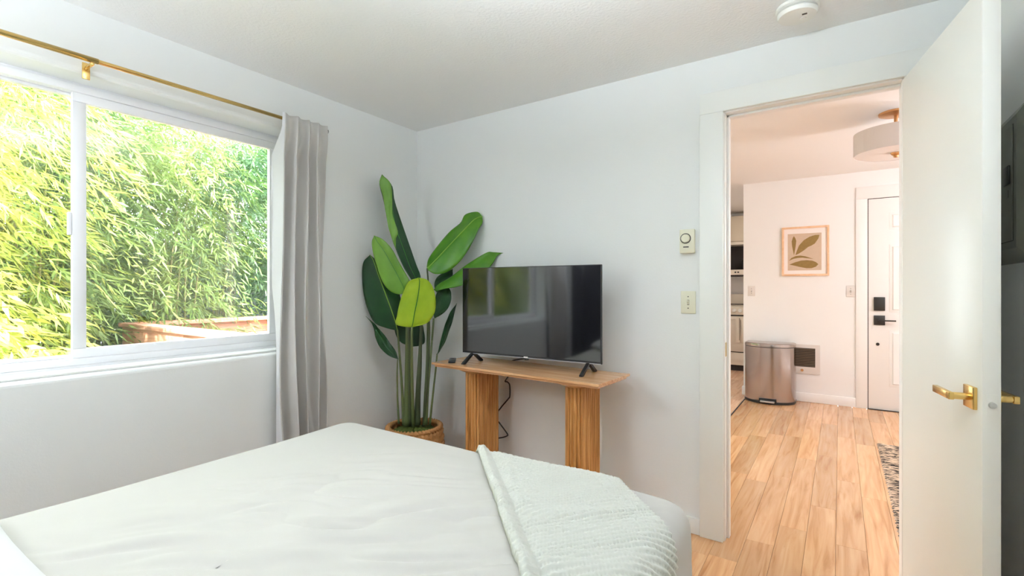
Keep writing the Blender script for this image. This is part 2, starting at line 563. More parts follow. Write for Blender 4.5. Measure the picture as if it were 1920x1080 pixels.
wall('wall_kitchen_right', 'x', -0.22, -0.1, YH + T, YK, 0, 2.62, [], M['hall'], label='kitchen side wall behind the hall wall')
o = box('ceiling', (XL, YN, HC), (XR, YB, HC + 0.16), M['ceil'])
tag(o, 'white textured bedroom ceiling', 'ceiling', kind='structure')
o = box('ceiling_hall', (XL, YH0, HH), (XH, YH, HH + 0.12), M['hall'])
tag(o, 'smooth pinkish ceiling of the hall', 'ceiling', kind='structure')
o = box('ceiling_kitchen', (XL, YH, HH), (-0.1, YK, HH + 0.12), M['hall'])
tag(o, 'shaded ceiling of the kitchen beyond the hall', 'ceiling', kind='structure')
o = box('roof', (XL - 0.2, YN - 0.3, 2.63), (XH + 0.3, YK + 0.3, 2.75), M['siding'])
tag(o, 'flat house roof above the rooms, out of view', 'roof', kind='structure')

# floors: every plank its own piece
fl = box('floor', (XL, YN, -0.12), (XH, YH, -0.014), M['subfloor'])
tag(fl, 'golden maple plank floor of the bedroom and hall', 'floor', kind='structure')
kf = box('floor_kitchen', (XL, YH, -0.12), (-0.1, YK, -0.014), M['subfloor'])
tag(kf, 'pinkish plank floor of the kitchen strip', 'floor', kind='structure')


def plank_mesh(name, m):
    bm = bmesh.new()
    bm_box(bm, (0, 0, -0.0138), (0.1245, 1, 0), 0)
    top = [e for e in bm.edges if all(v.co.z > -0.001 for v in e.verts)]
    bmesh.ops.bevel(bm, geom=top, offset=0.0011, segments=1, affect='EDGES')
    bmesh.ops.recalc_face_normals(bm, faces=bm.faces)
    me = bpy.data.meshes.new(name)
    bm.to_mesh(me); bm.free()
    me.materials.append(m)
    return me


PL = plank_mesh('plank', M['floor'])
PK = plank_mesh('kitchen_plank', M['kfloor'])
W = 0.1255


def plank_row(x, y0, y1, me, parent, mean):
    y = y0
    first = RNG.uniform(0.3, 1.0) * mean
    while y < y1 - 0.01:
        ln = first if y == y0 else mean * RNG.uniform(0.85, 1.15)
        ln = min(ln, y1 - y)
        if y1 - (y + ln) < 0.2:
            ln = y1 - y
        o = link('plank', me, None, parent)
        o.location = (x, y, 0)
        o.scale = (1, ln - 0.0008, 1)
        y += ln


x = -0.895
k0 = math.floor((XL - x) / W) + 1
for k in range(k0, int((XH - x) / W)):
    xx = x + k * W
    if xx < -0.9:
        plank_row(xx, YN + 0.01, YH0 - 0.06, PL, fl, 1.15)
    elif xx + W < XR:
        plank_row(xx, YN + 0.01, YH - 0.001, PL, fl, 1.15)
    else:
        plank_row(xx, YH0 - 0.06, YH - 0.001, PL, fl, 1.25)
for k in range(-8, 0):
    plank_row(-0.905 + k * W, YH0, YK, PK, kf, 1.3)
boxes('plain_boards', [((XL, YH0, -0.0138), (-0.905 - 8 * W - 0.001, YK, 0))], M['kfloor'], kf)
o = box('trim_1', (-0.907, YH0, -0.012), (-0.8965, YH - 0.02, 0.003), M['dark'])
tag(o, 'thin dark seam strip between hall and kitchen floors', 'trim', kind='structure')

# door casing of the bedroom doorway
tr = thing('trim_2', 'flat white casing around the bedroom doorway', 'trim', (0, YB, 0), kind='structure')
cw, cd = 0.112, 0.019
box('side_casing', (DX0 - cw, -cd, 0), (DX0, 0, DZ), M['trim'], tr, 0.003)
box('side_casing', (DX1, -cd, 0), (DX1 + cw, 0, DZ), M['trim'], tr, 0.003)
box('head_casing', (DX0 - cw, -cd, DZ), (DX1 + cw, 0, DZ + 0.105), M['trim'], tr, 0.003)
box('side_jamb', (DX0 - 0.02, 0, 0), (DX0 + 0.006, T, DZ), M['halltrim'], tr, 0.002)
box('side_jamb', (DX1 - 0.006, 0, 0), (DX1 + 0.02, T, DZ), M['halltrim'], tr, 0.002)
box('head_jamb', (DX0 - 0.02, 0, DZ - 0.006), (DX1 + 0.02, T, DZ + 0.02), M['halltrim'], tr, 0.002)
box('stop_strip', (DX0 + 0.006, 0.045, 0), (DX0 + 0.018, 0.085, DZ - 0.006), M['halltrim'], tr, 0.002)
box('stop_strip', (DX0 + 0.006, 0.045, DZ - 0.018), (DX1 - 0.006, 0.085, DZ - 0.006), M['halltrim'], tr, 0.002)
box('strike_plate', (DX0 + 0.006, 0.008, 0.925), (DX0 + 0.0075, 0.036, 0.995), M['brass'], tr, label='small brass strike plate')
box('side_casing', (DX0 - cw, T, 0), (DX0, T + cd, DZ + 0.1), M['halltrim'], tr, 0.003)
box('side_casing', (DX1, T, 0), (DX1 + cw, T + cd, DZ + 0.1), M['halltrim'], tr, 0.003)
box('head_casing', (DX0, T, DZ), (DX1, T + cd, DZ + 0.1), M['halltrim'], tr, 0.003)

bb = lambda name, lo, hi, m, label: tag(box(name, lo, hi, m, None, 0.004), label, 'baseboard', kind='structure')
bb('baseboard_back', (XL + 0.013, YB - 0.013, 0.001), (DX0 - cw - 0.001, YB, 0.085), M['trim'], 'white baseboard under the television wall')
bb('baseboard_left', (XL, YN + 0.013, 0.001), (XL + 0.013, YB - 0.014, 0.085), M['trim'], 'white baseboard under the garden window')
bb('baseboard_right', (XR - 0.013, YN + 0.013, 0.001), (XR, YB - 0.014, 0.085), M['trim'], 'white baseboard along the shaded right wall')
bb('baseboard_hall', (-0.95, YH - 0.015, 0.001), (0.14, YH, 0.10), M['halltrim'], 'white baseboard along the hall wall behind the steel bin')
bb('baseboard_hall_end', (-0.965, YH - 0.015, 0.001), (-0.9505, YH + T, 0.10), M['halltrim'], 'short white baseboard wrapping the hall wall end')

# ------------------------------------------------------------------ bedroom window
XG = XL - 0.165
wi = thing('window_1', 'wide white vinyl sliding window onto the green garden', 'window', (XG, 0, 0), kind='structure')
fw = 0.030


def frame_ring(name, y0, y1, z0, z1, w, x0, x1, m, parent, bev=0.003, wt=None, wb=None):
    wt, wb = wt or w, wb or w
    box(name, (x0, y0, z0), (x1, y1, z0 + wb), m, parent, bev)
    box(name, (x0, y0, z1 - wt), (x1, y1, z1), m, parent, bev)
    box(name, (x0, y0, z0 + wb), (x1, y0 + w, z1 - wt), m, parent, bev)
    box(name, (x0, y1 - w, z0 + wb), (x1, y1, z1 - wt), m, parent, bev)


ZF0, ZF1 = WZ0 + 0.022, WZ1 - 0.012
frame_ring('outer_frame', WY0, WY1, ZF0, ZF1, 0.030, -0.04, 0.03, M['vinyl'], wi)
box('head_filler', (-0.04, WY0, ZF1 + 0.0005), (0.02, WY1, WZ1), M['vinyl'], wi)
box('sill_filler', (-0.04, WY0, WZ0), (0.0305, WY1, ZF0 - 0.0005), M['vinyl'], wi)
# inner sash on the far half, fixed light on the near half
sy0 = 0.672
sash = thing('sash', '', '', (0, 0, 0)); sash.parent = wi
for k in ('label', 'category'):
    del sash[k]
frame_ring('sash_rail', sy0, WY1 - fw, ZF0 + fw, ZF1 - fw, 0.048, -0.005, 0.022, M['vinyl'], sash, wt=0.04, wb=0.042)
box('pane', (0.006, sy0 + 0.05, ZF0 + fw + 0.042), (0.010, WY1 - fw - 0.05, ZF1 - fw - 0.045), M['glass2'], sash)
box('latch', (0.000, sy0 - 0.014, 1.50), (0.02, sy0 - 0.001, 1.60), M['vinyl'], sash, 0.003)
box('pane', (-0.026, WY0 + fw + 0.012, ZF0 + fw + 0.012), (-0.022, sy0 + 0.02, ZF1 - fw - 0.012), M['glass'], wi)
frame_ring('glazing_bead', WY0 + fw, sy0 + 0.03, ZF0 + fw, ZF1 - fw, 0.014, -0.035, -0.010, M['vinyl'], wi)
o = box('window_sill', (0.031, WY0 + 0.001, WZ0 + 0.0005), (0.145, WY1 - 0.001, WZ0 + 0.012), M['trim'], wi, 0.004)
# living room window out of view
w2 = thing('window_2', 'tall living room window left of the hall, out of view', 'window', (XL - 0.1, 0, 0), kind='structure')
frame_ring('outer_frame', LWIN[0], LWIN[1], LWIN[2], LWIN[3], 0.05, -0.03, 0.03, M['vinyl'], w2)
box('mullion', (-0.02, 4.47, LWIN[2] + 0.05), (0.02, 4.53, LWIN[3] - 0.05), M['vinyl'], w2)
box('pane', (-0.003, LWIN[0] + 0.05, LWIN[2] + 0.05), (0.001, 4.47, LWIN[3] - 0.05), M['glass'], w2)
box('pane', (-0.003, 4.53, LWIN[2] + 0.05), (0.001, LWIN[1] - 0.05, LWIN[3] - 0.05), M['glass'], w2)

# ------------------------------------------------------------------ open bedroom door
DH, DWD, DTH = 2.142, 0.70, 0.042
d1 = thing('door_1', 'open white flush bedroom door with brass lever handles', 'door', (0.217, YB - 0.004, 0), math.radians(10.0), kind='structure')
box('leaf', (0, -DWD, 0.012), (DTH, -0.002, DH), M['door'], d1, 0.002)


def lever(s, x0, yc, z, parent):
    """s = -1 towards the hall side face, +1 towards the wall"""
    h = thing('door_handle', '', '', (0, 0, 0)); h.parent = parent
    del h['category']; h['label'] = 'brushed brass lever handle on a square plate'
    box('rosette', (x0, yc - 0.033, z - 0.033), (x0 + s * 0.011, yc + 0.033, z + 0.033), M['brass'], h, 0.002)
    lathe('neck', [(0.0105, 0.0), (0.0105, 0.05)] if s > 0 else [(0.0105, -0.05), (0.0105, 0.0)], M['brass'], h, 20, 'x', (x0 + s * 0.010, yc, z))
    box('lever', (x0 + s * 0.046, yc - 0.012, z - 0.011), (x0 + s * 0.060, yc + 0.115, z + 0.011), M['brass'], h, 0.002)


lever(-1, 0, -DWD + 0.060, 0.945, d1)
lever(1, DTH, -DWD + 0.060, 0.945, d1)
box('latch_plate', (0.010, -DWD - 0.0012, 0.905), (0.034, -DWD - 0.0001, 0.965), M['door'], d1)
lathe('latch_bolt', [(0.0, -0.009), (0.008, -0.008), (0.0095, 0.0)], M['steel'], d1, 20, 'y', (0.022, -DWD - 0.001, 0.935))
for z in (0.22, 1.07, 1.92):
    lathe('hinge', [(0.007, z - 0.045), (0.007, z + 0.045)], M['brass'], d1, 14, 'z', (0.047, 0.002, 0))

# ------------------------------------------------------------------ wall fittings of the bedroom
def switch(loc, label, m, face=-1, h=0.118, w=0.075, group=None):
    t = thing('light_switch', label, 'switch', loc, group=group)
    box('plate', (-w / 2, face * 0.0065, -h / 2), (w / 2, 0, h / 2), m, t, 0.003)
    prism('toggle', [(-0.008, -0.012), (-0.0205, 0.004), (-0.0205, 0.009), (-0.006, 0.012)], 'x', -0.005, 0.005, m, t, bevel=0.001)
    box('toggle_slot', (-0.0055, -0.0072, -0.0135), (0.0055, -0.0064, 0.0135), M['slot'], t)
    for z in (-0.03, 0.03):
        lathe('screw', [(0.0032, -0.0078), (0.0032, -0.006)], M['slot'], t, 10, 'y', (0, 0, z))
    return t


switch((-0.653, YB, 1.195), 'cream light switch beside the bedroom doorway below the thermostat', M['ivory'])
th = thing('thermostat', 'cream wall thermostat with round dial above the light switch', 'thermostat', (-0.655, YB, 1.512))
box('body', (-0.037, -0.026, -0.062), (0.037, 0, 0.062), M['ivory'], th, 0.004)
lathe('dial', [(0.019, -0.037), (0.0215, -0.034), (0.0225, -0.026)], M['ivory'], th, 32, 'y', (-0.006, 0, 0.014))
lathe('dial_ring', [(0.027, -0.0272), (0.027, -0.0255)], M['slot'], th, 32, 'y', (-0.006, 0, 0.014))
box('printed_label', (-0.018, -0.0268, -0.033), (0.010, -0.0262, -0.027), M['slot'], th)

sd = thing('smoke_detector', 'round white smoke detector on the bedroom ceiling', 'smoke detector', (-0.147, 2.335, HC))
lathe('base', [(0.078, 0.0), (0.080, -0.012), (0.074, -0.016)], M['white'], sd, 40)
lathe('vent_ring', [(0.066, -0.016), (0.066, -0.026)], M['slot'], sd, 40)
for z in (-0.0185, -0.0225):
    lathe('vent_fin', [(0.0735, z), (0.0735, z - 0.0018)], M['white'], sd, 40)
lathe('cover', [(0.074, -0.026), (0.074, -0.034), (0.069, -0.042), (0.058, -0.044)], M['white'], sd, 40)
lathe('test_button', [(0.012, -0.0435), (0.011, -0.046)], M['white'], sd, 20, 'z', (0.02, 0.02, 0))
box('printed_mark', (0.018, -0.02, -0.0446), (0.036, -0.008, -0.0438), M['slot'], sd)

ep = thing('breaker_panel', 'grey metal breaker panel on the shaded right wall', 'panel', (XR, 2.35, 1.616))
bm = bmesh.new()
a = [(-0.0, -0.19, -0.262), (0, 0.19, -0.262), (0, 0.19, 0.262), (0, -0.19, 0.262)]
b = [(-0.03, -0.15, -0.215), (-0.03, 0.15, -0.215), (-0.03, 0.15, 0.215), (-0.03, -0.15, 0.215)]
A_ = [bm.verts.new(v) for v in a]; B_ = [bm.verts.new(v) for v in b]
bm.faces.new(A_); bm.faces.new(B_)
for i in range(4):
    bm.faces.new((A_[i], A_[(i + 1) % 4], B_[(i + 1) % 4], B_[i]))
finish(bm, 'cover', M['panelgrey'], ep)
box('door_gap', (-0.0308, -0.122, -0.192), (-0.0302, 0.122, 0.192), M['slot'], ep)
box('panel_door', (-0.034, -0.119, -0.189), (-0.0309, 0.036, 0.189), M['panelgrey'], ep, 0.001)
box('panel_door', (-0.034, 0.040, -0.189), (-0.0309, 0.119, 0.189), M['panelgrey'], ep, 0.001)
box('latch', (-0.040, -0.105, -0.002), (-0.0342, -0.045, 0.060), M['black'], ep, 0.002)
box('keyhole', (-0.0352, -0.084, -0.045), (-0.0342, -0.080, -0.020), M['slot'], ep)

# added fill light: uplight bowl above the frame to brighten bedroom ceiling and walls
cl = thing('fill_bowl_lamp', 'added fill light, a white uplight bowl under the bedroom ceiling, out of view', 'lamp', (-0.45, 0.78, HC))
lathe('canopy', [(0.07, 0.0), (0.065, -0.02), (0.02, -0.03)], M['white'], cl, 32)
tube('stem', [(0, 0, -0.03), (0, 0, -0.33)], 0.008, M['white'], cl, 12)
lathe('bowl', [(0.02, -0.40), (0.12, -0.385), (0.20, -0.345), (0.215, -0.318)], M['white'], cl, 40)
lathe('fill_disc', [(0.20, -0.3178), (0.20, -0.315)], emit_mat('fill_bowl', (0.84, 0.925, 1.0, 1), BED_FILL), cl, 40)
# added fill lamp left of the frame, lighting the room like the window
fl_ = thing('fill_floor_lamp', 'added fill light, a drum shade lamp by the near window end, out of view', 'lamp', (-2.20, -0.36, 0))
lathe('foot', [(0.13, 0.0), (0.13, 0.015), (0.03, 0.03)], M['black'], fl_, 40)
tube('pole', [(0, 0, 0.03), (0, 0, 1.72)], 0.009, M['black'], fl_, 12)
lathe('fill_shade', [(0.15, 1.68), (0.16, 1.69), (0.16, 2.04), (0.15, 2.05)], emit_mat('fill_shade', (0.88, 0.95, 1.0, 1), SHADE_FILL), fl_, 40)
c3 = thing('fill_kitchen_lamp', 'added fill light under the kitchen ceiling, hidden behind the hall wall', 'lamp', (-0.62, 7.4, HH))  # unseen fill light added to lift the dark kitchen
lathe('housing', [(0.20, 0.0), (0.20, -0.04)], M['white'], c3, 32)
lathe('diffuser', [(0.185, -0.0405), (0.18, -0.06), (0.10, -0.068)], emit_mat('fill_kitchen_diffuser', (1.0, 0.93, 0.84, 1), 14.0), c3, 32)
c2 = thing('fill_globe_lamp', 'added white globe fill light in the living room, hidden by the open door', 'lamp', (1.45, 4.6, HH))  # unseen globe added to brighten living room and hall
lathe('canopy', [(0.06, 0.0), (0.055, -0.02)], M['white'], c2, 24)
tube('cord', [(0, 0, -0.02), (0, 0, -0.40)], 0.004, M['white'], c2, 8)
lathe('globe', [(0.02, -0.40), (0.09, -0.425), (0.14, -0.48), (0.155, -0.55), (0.14, -0.62), (0.09, -0.675), (0.02, -0.70)],
      emit_mat('fill_globe', (0.90, 0.93, 1.0, 1), HALL_FILL), c2, 32, autosmooth=80)

# ------------------------------------------------------------------ bed
BX0, BX1, BY0, BY1, BZ = -1.97, -0.35, -0.62, 1.505, 0.634
bed = thing('bed', 'wide low bed whose mattress fills the foreground', 'bed', ((BX0 + BX1) / 2, (BY0 + BY1) / 2, 0))
hx, hy = (BX1 - BX0) / 2 - 0.03, (BY1 - BY0) / 2 - 0.03
box('box_spring', (-hx + 0.03, -hy + 0.02, 0.12), (hx - 0.03, hy - 0.03, 0.34), M['skirt'], bed, 0.02)
box('mattress', (-hx, -hy, 0.341), (hx, hy, BZ - 0.035), M['skirt'], bed, 0.06, 4)
for sx in (-1, 1):
    for sy in (-1, 1):
        box('leg', (sx * (hx - 0.12) - 0.03, sy * (hy - 0.12) - 0.03, 0.0), (sx * (hx - 0.12) + 0.03, sy * (hy - 0.12) + 0.03, 0.12), M['black'], bed, 0.004)
box('headboard', (-hx, -hy - 0.06, 0.1), (hx, -hy - 0.001, 1.05), M['skirt'], bed, 0.02)


def noise2(x, y, seed, scale):
    """smooth value noise on arrays"""
    r = np.random.default_rng(seed)
    g = r.random((64, 64))
    xs, ys = x * scale + 100.3, y * scale + 57.7
    xi, yi = np.floor(xs).astype(int), np.floor(ys).astype(int)
    fx, fy = xs - xi, ys - yi
    fx, fy = fx * fx * (3 - 2 * fx), fy * fy * (3 - 2 * fy)
    G = lambda i, j: g[i % 64, j % 64]
    return (G(xi, yi) * (1 - fx) + G(xi + 1, yi) * fx) * (1 - fy) + (G(xi, yi + 1) * (1 - fx) + G(xi + 1, yi + 1) * fx) * fy - 0.5


ER = 0.062                       # soft roll of the bed's edge


def top_z(x, y):
    """height of the bed linen's top: a low crown, slack and creases"""
    cx, cy = (BX0 + BX1) / 2, (BY0 + BY1) / 2
    rise = np.clip((y - 0.35) / 0.75, 0, 1)
    z = BZ + 0.006 - 0.008 * ((x - cx) / hx) ** 2 + 0.005 * rise * rise * (3 - 2 * rise)
    z = z + 0.012 * noise2(x, y, 3, 2.2)
    # creases that fan from the middle towards the foot
    w = np.clip((x + 1.75) / 0.5, 0, 1) * np.clip((1.42 - y) / 0.5, 0, 1)
    d = x * 0.80 + y * 0.60 + 0.10 * noise2(x, y, 9, 3.0)
    l = -x * 0.60 + y * 0.80
    cr = noise2(d * 0 + l * 6.5 + 0.8 * noise2(x, y, 4, 4), d * 1.3, 21, 3.2)
    z = z + w * 0.045 * np.abs(cr) * (0.4 + np.clip(noise2(x, y, 33, 2.5) + 0.5, 0, 1))
    c2 = noise2(l * 14.0, d * 2.2 + 1.5 * noise2(x, y, 14, 3), 5, 3.0)
    z = z + w * 0.006 * c2
    return z


def round_rect(s, x0, x1, y0, y1, r):
    """point and outward normal on a rounded rectangle, s in 0..1"""
    w, h = x1 - x0 - 2 * r, y1 - y0 - 2 * r
    q = math.pi * r / 2
    per = 2 * (w + h) + 4 * q
    d = (s % 1.0) * per
    for (ln, kind, dat) in ((w, 0, (x0 + r, y0, 1, 0)), (q, 1, (x1 - r, y0 + r, -90)), (h, 0, (x1, y0 + r, 0, 1)), (q, 1, (x1 - r, y1 - r, 0)),
                            (w, 0, (x1 - r, y1, -1, 0)), (q, 1, (x0 + r, y1 - r, 90)), (h, 0, (x0, y1 - r, 0, -1)), (q, 1, (x0 + r, y0 + r, 180))):
        if d <= ln or (kind == 1 and dat[2] == 180):
            if kind == 0:
                return np.array([dat[0] + dat[2] * d, dat[1] + dat[3] * d]), np.array([dat[3], -dat[2]])
            a = math.radians(dat[2] + 90 * min(1, d / ln))
            n = np.array([math.cos(a), math.sin(a)])
            return np.array([dat[0], dat[1]]) + n * r, n
        d -= ln
    return None


NP_, RC = 520, 0.095
per = [round_rect(k / NP_, BX0, BX1, BY0, BY1, RC) for k in range(NP_)]
PP = np.array([p for p, n in per]); PN = np.array([n for p, n in per])
ctr = np.array([(BX0 + BX1) / 2, (BY0 + BY1) / 2])
core = np.array([ctr[0], ctr[1]])
rows = []
# top rings
for f in list(np.linspace(0.0, 1.0, 110)):
    base = PP - PN * ER
    # shrink towards a spine so the rings stay rectangular
    sp = np.stack([np.full(NP_, ctr[0]), np.clip(PP[:, 1], BY0 + hx, BY1 - hx)], 1)
    q = sp + (base - sp) * f
    rows.append(np.column_stack([q, top_z(q[:, 0], q[:, 1])]))
edge_z = rows[-1][:, 2]
ss = np.arange(NP_) / NP_
fold = lambda z: (0.012 * np.sin(ss * 2 * math.pi * 47 + 1.2 * np.sin(ss * 31)) + 0.010 * np.sin(ss * 2 * math.pi * 19 + 2)) * np.clip((0.56 - z) / 0.3, 0, 1)
for a in np.linspace(0, 90, 9)[1:]:
    ar = math.radians(a)
    q = PP - PN * ER + PN * (ER * math.sin(ar))
    rows.append(np.column_stack([q, edge_z - ER * (1 - math.cos(ar))]))
for z in np.linspace(0.52, 0.05, 18):
    fo = fold(z)
    q = PP + PN * (fo + 0.004 + 0.03 * np.clip((0.5 - z) / 0.45, 0, 1))[:, None]
    rows.append(np.column_stack([q, np.full(NP_, z)]))
V = np.vstack(rows)
faces = []
for i in range(len(rows) - 1):
    for k in range(NP_):
        k2 = (k + 1) % NP_
        faces.append((i * NP_ + k, (i + 1) * NP_ + k, (i + 1) * NP_ + k2, i * NP_ + k2))
o = mesh_obj('bed_sheet', V - np.array([ctr[0], ctr[1], 0]), faces, M['sheet'], None, True)
o.location = (ctr[0], ctr[1], 0)
tag(o, 'creased off-white linen bed cover draped over the mattress', 'bedding')

# pillow at the head, its front edge just in view
pt = thing('pillow', 'white pillow at the lower left edge of the bed', 'pillow', (-1.52, 0.02, 0.70))
nu, nv = 40, 28
vs, fs = [], []
for side in (1, -1):
    for j in range(nv + 1):
        for i in range(nu + 1):
            u, v = i / nu * 2 - 1, j / nv * 2 - 1
            k = (1 - abs(u) ** 4) * (1 - abs(v) ** 4)
            pin = 1 - 0.05 * (1 - u * u) * v * v
            vs.append((u * 0.36 * (1 - 0.03 * (1 - v * v)), v * 0.265 * pin, side * (0.075 * max(k, 0) ** 0.6) - 0.012 * (1 if side < 0 else 0)))
n1 = (nu + 1) * (nv + 1)
for s in (0, 1):
    for j in range(nv):
        for i in range(nu):
            a = s * n1 + j * (nu + 1) + i
            q = (a, a + 1, a + nu + 2, a + nu + 1)
            fs.append(q if s == 0 else q[::-1])
mesh_obj('pillow_case', vs, fs, M['pillow'], pt, True)

# knitted throw across the foot corner: strip laid diagonally, wrapped over the edges
TA = np.array([-1.150, 1.462]); TD = np.array([0.70, -0.714]); TD /= np.linalg.norm(TD)
TN = np.array([-TD[1], TD[0]])      # across the strip, towards the foot corner
NUK, NVK = 190, 520
uu = np.linspace(0, 0.41, NUK); vv = np.linspace(-0.50, 1.16, NVK)
U, Vv = np.meshgrid(uu, vv)
# rows of the knit slant a little
X = TA[0] + TD[0] * Vv + TN[0] * U
Y = TA[1] + TD[1] * Vv + TN[1] * U
lim = lambda d: np.where(d < 0, 0, d)


def wrap(X, Y, h):
    """lay flat coordinates onto the bed, rolling over the foot and side edges; h is the height above the linen"""
    xe, ye = BX1 - ER, BY1 - ER
    ox, oy = lim(X - xe), lim(Y - ye)
    r = ER + h
    q = math.pi / 2 * ER

    def roll(o):
        a = np.clip(o / ER, 0, math.pi / 2)
        return r * np.sin(a), r * (1 - np.cos(a)) + lim(o - q)
    dx, zx = roll(ox)
    dy, zy = roll(oy)
    xx = np.where(ox > 0, xe + dx, X)
    yy = np.where(oy > 0, ye + dy, Y)
    z0 = top_z(np.minimum(X, xe), np.minimum(Y, ye)) + h
    return xx + np.clip(zx - 0.2, 0, 1) * 0.10, yy + np.clip(zy - 0.2, 0, 1) * 0.10, z0 - zx - zy


# knit relief: rounded ridges along the rows with eyelets in the valleys between them
rowp = 0.0165
skew = Vv + 0.10 * U + 0.004 * noise2(X, Y, 77, 9)
ph = skew / rowp * 2 * math.pi
st = (U / 0.0092 + 0.5 * (np.floor(skew / rowp) % 2)) * 2 * math.pi
valley = 0.5 - 0.5 * np.cos(ph)
band = np.clip(0.75 + 0.6 * np.sin(skew / 0.125 * 2 * math.pi), 0.45, 1.25)
rel = 0.0028 * np.cos(ph) - 0.0075 * band * valley ** 2 * (0.5 + 0.5 * np.cos(st)) ** 2 + 0.0012 * (1 - valley) * np.cos(st * 0.5)
hem = 0.010 * np.exp(-((U - 0.016) / 0.014) ** 2) - 0.006 * np.exp(-((U - 0.046) / 0.012) ** 2)
Hh = 0.019 + rel + hem + 0.008 * (noise2(X, Y, 41, 5) + 0.3)
# wavy free edge
Xo, Yo, Zo = wrap(X + TN[0] * 0.006 * np.sin(Vv * 19) * (U < 0.02), Y, Hh)
Xi, Yi, Zi = wrap(X, Y, 0.006 + 0 * Hh)
top = np.stack([Xo, Yo, Zo], -1).reshape(-1, 3); bot = np.stack([Xi, Yi, Zi], -1).reshape(-1, 3)
nt_ = NUK * NVK
faces = []
idx = np.arange(nt_).reshape(NVK, NUK)
qa = np.stack([idx[:-1, :-1], idx[:-1, 1:], idx[1:, 1:], idx[1:, :-1]], -1).reshape(-1, 4)
faces = qa.tolist() + (qa[:, ::-1] + nt_).tolist()
border = list(idx[0, :]) + list(idx[1:, -1]) + list(idx[-1, -2::-1]) + list(idx[-2:0:-1, 0])
for i in range(len(border)):
    a, b = border[i], border[(i + 1) % len(border)]
    faces.append((b, a, a + nt_, b + nt_))
VV = np.vstack([top, bot]) - np.array([-0.75, 1.2, 0.63])
o = mesh_obj('throw_blanket', VV, faces, M['knit'], None, True)
o.location = (-0.75, 1.2, 0.63)
tag(o, 'pale cream knitted throw laid across the foot corner of the bed', 'blanket')

# ------------------------------------------------------------------ console table
TZ = 0.805
TX, TY = -1.528, 2.378
ct = thing('console_table', 'oak console table with two fluted columns under the television', 'table', (TX, TY, 0), math.radians(-3.0))
TL, TDp = 0.577, 0.183
bm = bmesh.new()
bm_box(bm, (-TL, -TDp, TZ - 0.026), (TL, TDp, TZ), 0)
low = [e for e in bm.edges if all(v.co.z < TZ - 0.02 for v in e.verts)]
bmesh.ops.bevel(bm, geom=low, offset=0.014, segments=3, affect='EDGES')
finish(bm, 'tabletop', M['oaktop'], ct)


def fluted(cx, cy, w, d, z0, z1, name, m, parent, depth=0.012, pitch=0.0235, rc=0.035):
    s = 0
    pts = []
    n = 260
    per_len = 2 * (w + d) - 8 * rc + 2 * math.pi * rc
    nfl = round(per_len / pitch)
    for k in range(n):
        p, nn = round_rect(k / n, cx - w / 2, cx + w / 2, cy - d / 2, cy + d / 2, rc)
        ph_ = (k / n * nfl) % 1.0
        off = -depth * (1 - math.sin(math.pi * ph_))
        pts.append(p + nn * off)
    vs = [(p[0], p[1], z) for z in (z0, z1) for p in pts]
    fs = [(k, (k + 1) % n, n + (k + 1) % n, n + k) for k in range(n)] + [tuple(range(n))[::-1], tuple(range(n, 2 * n))]
    return mesh_obj(name, vs, fs, m, parent)


def slab(name, cx, cy, w0, d0, z0, w1, d1, z1, m, parent, rc=0.05):
    """a rounded block that widens from its lower to its upper outline"""
    n = 96
    prof = [(0, z0), (0.35, z0 + (z1 - z0) * 0.25), (0.8, z0 + (z1 - z0) * 0.6), (1, z1)]
    vs = []
    for f, z in prof:
        w, d = w0 + (w1 - w0) * f, d0 + (d1 - d0) * f
        vs += [tuple(round_rect(k / n, cx - w / 2, cx + w / 2, cy - d / 2, cy + d / 2, rc)[0]) + (z,) for k in range(n)]
    fs = []
    for i in range(len(prof) - 1):
        fs += [(i * n + k, i * n + (k + 1) % n, (i + 1) * n + (k + 1) % n, (i + 1) * n + k) for k in range(n)]
    fs += [tuple(range(n))[::-1], tuple((len(prof) - 1) * n + k for k in range(n))]
    return mesh_obj(name, vs, fs, m, parent)


for cx in (-0.325, 0.385):
    fluted(cx, 0.01, 0.110, 0.235, 0.045, TZ - 0.052, 'column', M['oak'], ct)
    slab('capital', cx, 0.01, 0.115, 0.24, TZ - 0.052, 0.20, 0.30, TZ - 0.0265, M['oaktop'], ct)
    slab('plinth', cx, 0.01, 0.20, 0.30, 0.0, 0.125, 0.25, 0.045, M['oak'], ct)

# ------------------------------------------------------------------ television
tv = thing('television', 'black flat screen television on the oak console', 'television', (-1.513, 2.385, TZ), math.radians(2.5))
TW, TH_ = 0.925, 0.535
zb = 0.056
bm = bmesh.new()
bm_box(bm, (-TW / 2, -0.006, zb), (TW / 2, 0.012, zb + TH_), 0.002, 1)
bm_box(bm, (-TW / 2 + 0.06, 0.012, zb + 0.03), (TW / 2 - 0.06, 0.055, zb + 0.33), 0.012, 2)
finish(bm, 'housing', M['black'], tv)
box('screen', (-TW / 2 + 0.005, -0.0075, zb + 0.014), (TW / 2 - 0.005, -0.0061, zb + TH_ - 0.004), M['screen'], tv)
box('chin_strip', (-TW / 2 + 0.002, -0.0085, zb + 0.0005), (TW / 2 - 0.002, -0.0061, zb + 0.004), M['silver'], tv)
box('maker_mark', (-0.014, -0.0090, zb + 0.004), (0.014, -0.0086, zb + 0.010), M['white'], tv)
box('sensor_tab', (-0.012, -0.004, zb - 0.012), (0.012, 0.006, zb), M['black'], tv, 0.002)
